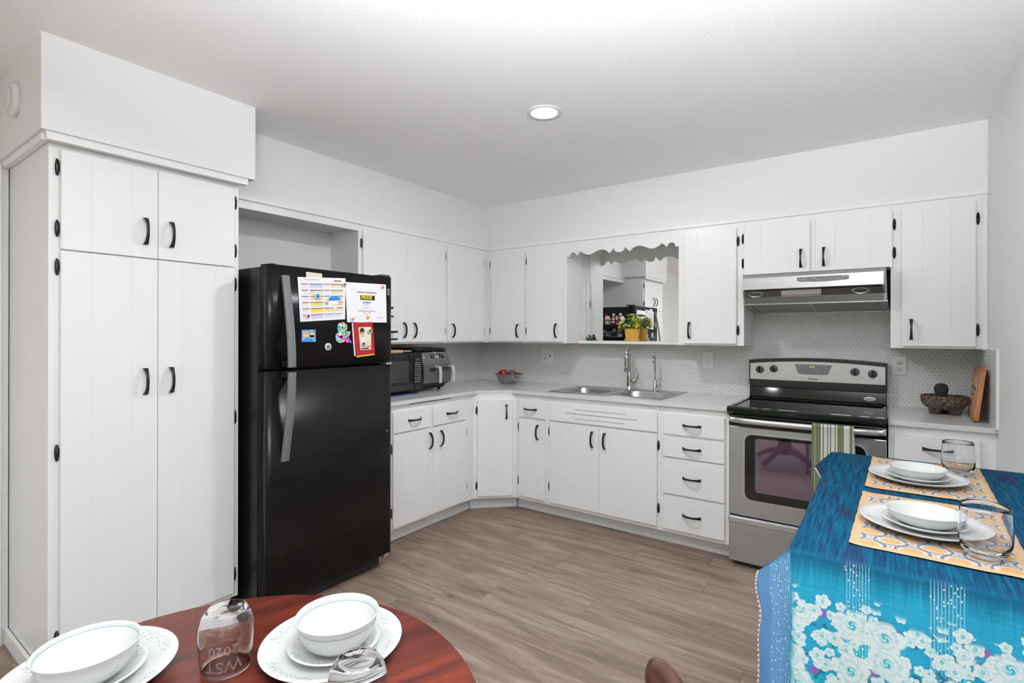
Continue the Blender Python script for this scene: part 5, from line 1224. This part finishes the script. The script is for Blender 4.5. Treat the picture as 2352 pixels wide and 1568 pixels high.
# rectangular table against the right wall, under a long printed cloth
XL, YN, YFAR, ZTB = 2.972, -2.553, -1.365, .868
T = Thing('side_table', 'high rectangular table against the right wall hidden under a blue cloth', 'table', BACK, (3.27, -1.96, 0))
T.part('tabletop', MB().box(XL+.006, XR-.02, YN+.006, YFAR-.006, ZTB-.03, ZTB-.003, .01), 'dark_wood')
for x in (XL+.05, XR-.07):
    for y in (YN+.06, YFAR-.06): T.part('leg', MB().box(x-.025, x+.025, y-.025, y+.025, 0, ZTB-.031, .003), 'dark_wood')
def cloth():
    A = .105; RAD = .010; TL = YFAR-YN; SW = XR-.003-XL; B_ = .66; FARD = .20
    def ed(o): # outward, drop
        q = min(o, RAD*PI/2)/RAD
        return (RAD*math.sin(q), RAD*(1-math.cos(q))+max(0, o-RAD*PI/2))
    def pos(s, t):
        ol, on, of = max(0, -s), max(0, -t), max(0, t-TL)
        x, y, z = XL+max(0, s), YN+min(max(0, t), TL), ZTB
        nz = noise.noise(Vector((s*5, t*5, 0)))
        if ol <= 0 and on <= 0 and of <= 0:
            z += .0012*nz+.0020*max(0, 1-abs(t-.615)/.012)*(1 if s < .12 else max(0, 1-(s-.12)*8))
            return (x, y, z)
        xo, xd = ed(ol); yo, yd = ed(on if on > 0 else of)
        if on > 0:
            w_ = 1
            X_ = (1-w_)*xo+w_*(.66*ol)+.05*ol*min(1, on*3)-.10*ol*math.exp(-((on-.15)/.05)**2)+.006*ol/A*math.sin(on*16)
            Z_ = math.sqrt(yd*yd+.55*xd*xd*(1-.2*w_)) if ol > 0 else yd
            fold = .010*math.sin(s*31+1.2)*min(1, on*3)+.006*math.sin(s*67)*min(1, on*2.5)
            y -= yo+.05*on+fold-(.010*math.sin(PI*min(1, ol/.07)) if ol > 0 else 0)*min(1, on*5)
            return (x-X_, y, z-Z_+.004*nz*min(1, on*10))
        if of > 0:
            Z_ = math.sqrt(yd*yd+xd*xd) if ol > 0 else yd
            return (x-xo-.25*ol*min(1, of*8), y+yo+.04*of, z-Z_)
        wv = .006*math.sin(t*19)*min(1, ol*12)+.03*ol
        kn = max(0, 1-t/.09)**2; wv += kn*(.63*ol-xo)
        k = max(0, 1-abs(t-TL+.03)/.20); wv += .055*k*k*(ol/A)
        return (x-xo-wv, y, z-xd*(1-.35*k*k-.26*kn))
    ss = [-A+A*i/18 for i in range(18)]+[0]+[SW*i/46 for i in range(1, 47)]
    tt = [-B_+B_*i/90 for i in range(90)]+[0]+[TL*i/120 for i in range(1, 121)]+[TL+FARD*i/16 for i in range(1, 17)]
    # extra resolution at the folds
    ss = sorted(set([round(q, 5) for q in ss+[-.004, -.008, -.012, -.016, .004]])); tt = sorted(set([round(q, 5) for q in tt+[-.004, -.008, -.012, -.016, .004, TL+.004, TL+.008, TL+.012, TL-.004]]))
    nu, nv = len(ss)-1, len(tt)-1
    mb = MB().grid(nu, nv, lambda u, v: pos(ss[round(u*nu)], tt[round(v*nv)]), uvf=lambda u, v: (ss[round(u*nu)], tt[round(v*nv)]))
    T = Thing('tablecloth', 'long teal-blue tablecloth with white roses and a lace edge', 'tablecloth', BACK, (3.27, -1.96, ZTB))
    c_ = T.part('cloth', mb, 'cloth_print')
    md = c_.modifiers.new('solid', 'SOLIDIFY'); md.thickness = .0012; md.offset = -1
    lc = MB(); n = 150
    for i in range(n):
        t0 = -B_+(TL+B_)*i/n; t1 = -B_+(TL+B_)*(i+1)/n
        a, b_ = Vector(pos(-A, t0)), Vector(pos(-A, t1)); inn = Vector(pos(-A+.004, (t0+t1)/2)); m_ = (a+b_)/2; o = (m_-inn).normalized()
        lc.add([a, b_, m_+o*.0055, inn+Vector((0, 0, .0006))], [(0, 1, 2), (0, 1, 3)], False)
        lc.sphere(m_+o*.003, .0019, n=4)
    T.part('lace_trim', lc, 'lace')
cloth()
def placemat(x, y, rot, label, seed):
    W2, H2 = .1575, .2475; z = ZTB+.0022
    def fn(u, v):
        a, b_ = (u-.5)*2*W2, (v-.5)*2*H2
        e = max(0, 1-(W2-abs(a))/.02); f = max(0, 1-(H2-abs(b_))/.02)
        k = noise.noise(Vector((a*14+seed, b_*14, 1)))
        return (a+.002*noise.noise(Vector((b_*22, seed, 0))), b_+.0015*noise.noise(Vector((a*22, seed, 5))), .0006+.0012*k+.0030*e*f+.0010*(e+f)*abs(k))
    mb = MB().grid(30, 46, fn, uvf=lambda u, v: ((u-.5)*2*W2, (v-.5)*2*H2))
    o = single('placemat', mb, 'placemat_weave', label, 'placemat', frame(rot, (x, y, z)), (0, 0, 0), 'placemats')
    md = o.modifiers.new('solid', 'SOLIDIFY'); md.thickness = .0013; md.offset = 1
placemat(3.252, -1.651, math.radians(-1.4), 'orange and blue woven placemat at the far end of the blue table', 1.)
placemat(3.236, -2.214, math.radians(-1.5), 'orange and blue woven placemat at the near end of the blue table', 5.)
ZP = ZTB+.0062
setting(3.218, -2.245, ZP, 'porcelain', 'porcelain', 'porcelain', 'on the near placemat of the blue table', (.002, .004), hs=.66)
setting(3.226, -1.722, ZP, 'porcelain', 'porcelain', 'porcelain', 'on the far placemat of the blue table', (.002, .010), hs=.66)
glass(3.316, -2.378, ZP, 'upright clear glass on the near placemat beside the plates', math.radians(35))
glass(3.345, -1.540, ZP, 'upright clear glass on the far placemat beside the plates', math.radians(-70))

# dark wooden chair with pale upholstery pushed up to the round table, only its top corner in view
def chair():
    f = Vector((-.926, -.378, 0)); ang = math.atan2(f.y, f.x)+PI/2   # local -y looks towards the table
    fr = frame(ang, (2.938, -3.267, 0))
    T = Thing('dining_chair', 'dark brown wooden chair with pale padded back, cut by the bottom edge', 'chair', fr, (0, 0, 0))
    W = .19
    def bowx(x): return .035*(x/W)**2
    N = 20
    crest = []
    for i in range(N+1):
        x = -W+2*W*i/N; crest.append((x, -bowx(x)+.02, .848-.030*abs(x/W)**4))
    T.part('crest_rail', MB().tube(crest, .028, 14, flat=.62).sphere(crest[0], .027, .018, .028).sphere(crest[-1], .027, .018, .028), 'dark_wood')
    T.part('back_pad', MB().grid(12, 8, lambda u, v: (-W*.9+1.8*W*u, -bowx(-W*.9+1.8*W*u)+.046+.012*math.sin(PI*u)*math.sin(PI*v), .62+.215*v)).grid(12, 8, lambda u, v: (-W*.9+1.8*W*u, -bowx(-W*.9+1.8*W*u)+.014-.01*math.sin(PI*u)*math.sin(PI*v), .62+.19*v)), 'cream')
    for s_ in (-1, 1):
        T.part('back_post', MB().tube([(s_*W, .02, .0), (s_*W, -.005, .44), (s_*W, -.015, .82)], lambda q: .016, 10), 'dark_wood')
        T.part('leg', MB().tube([(s_*W, -.36, 0), (s_*W, -.36, .42)], .016, 10), 'dark_wood')
    T.part('seat', MB().box(-W-.02, W+.02, -.39, .0, .42, .455, .012), 'cream')
chair()

# ------------------------------------------------------------------ lamps
def downlight(x, y, label, power):
    T = Thing('recessed_light', label, 'ceiling light', BACK, (x, y, H), 'recessed ceiling lights')
    T.part('trim_ring', MB().lathe([(.064, H-.0005), (.086, H-.0005), (.088, H-.003), (.084, H-.006), (.064, H-.004)], (x, y, 0), 48), 'white_plastic')
    T.part('lens', MB().lathe([(0, H-.012), (.03, H-.011), (.05, H-.0085), (.0645, H-.004), (.0645, H-.001), (0, H-.001)], (x, y, 0), 48), 'lamp_glow')
    area('recessed_lamp', (x, y, H-.014), (0, 0, 0), .13, .13, power, (.96, .98, 1), shape='DISK')
downlight(1.773, -1.705, 'round recessed ceiling light glowing white in the middle of the ceiling', 15)
downlight(1.773, -4.70, 'added recessed ceiling light behind the camera, unseen, for even light', 2)  # added fitting out of view, evens out the room light
# added unseen uplighter; its ceiling bounce gives the room flat fill light
T = Thing('fill_uplighter', 'added uplighter behind the camera, unseen, for fill light', 'fill light', BACK, (2.75, -4.55, 0))
LX, LY = 3.0, -4.0
T.part('base', MB().lathe([(0, 0), (.14, 0), (.14, .015), (.02, .025), (0, .025)], (LX, LY, 0), 32), 'black_satin')
T.part('pole', MB().tube([(LX, LY, .02), (LX, LY, 1.66)], .012, 12), 'black_satin')
T.part('shade', MB().lathe([(0, 1.64), (.05, 1.65), (.15, 1.72), (.17, 1.75), (.168, 1.752), (.148, 1.724), (.048, 1.655), (0, 1.646)], (LX, LY, 0), 40), 'black_satin')
area('fill_uplight', (LX, LY, 1.745), Vector(UPA).to_track_quat('-Z', 'Y').to_euler(), .30, .30, UPL, (.93, .97, 1), shape='DISK', spread=math.radians(UPS))
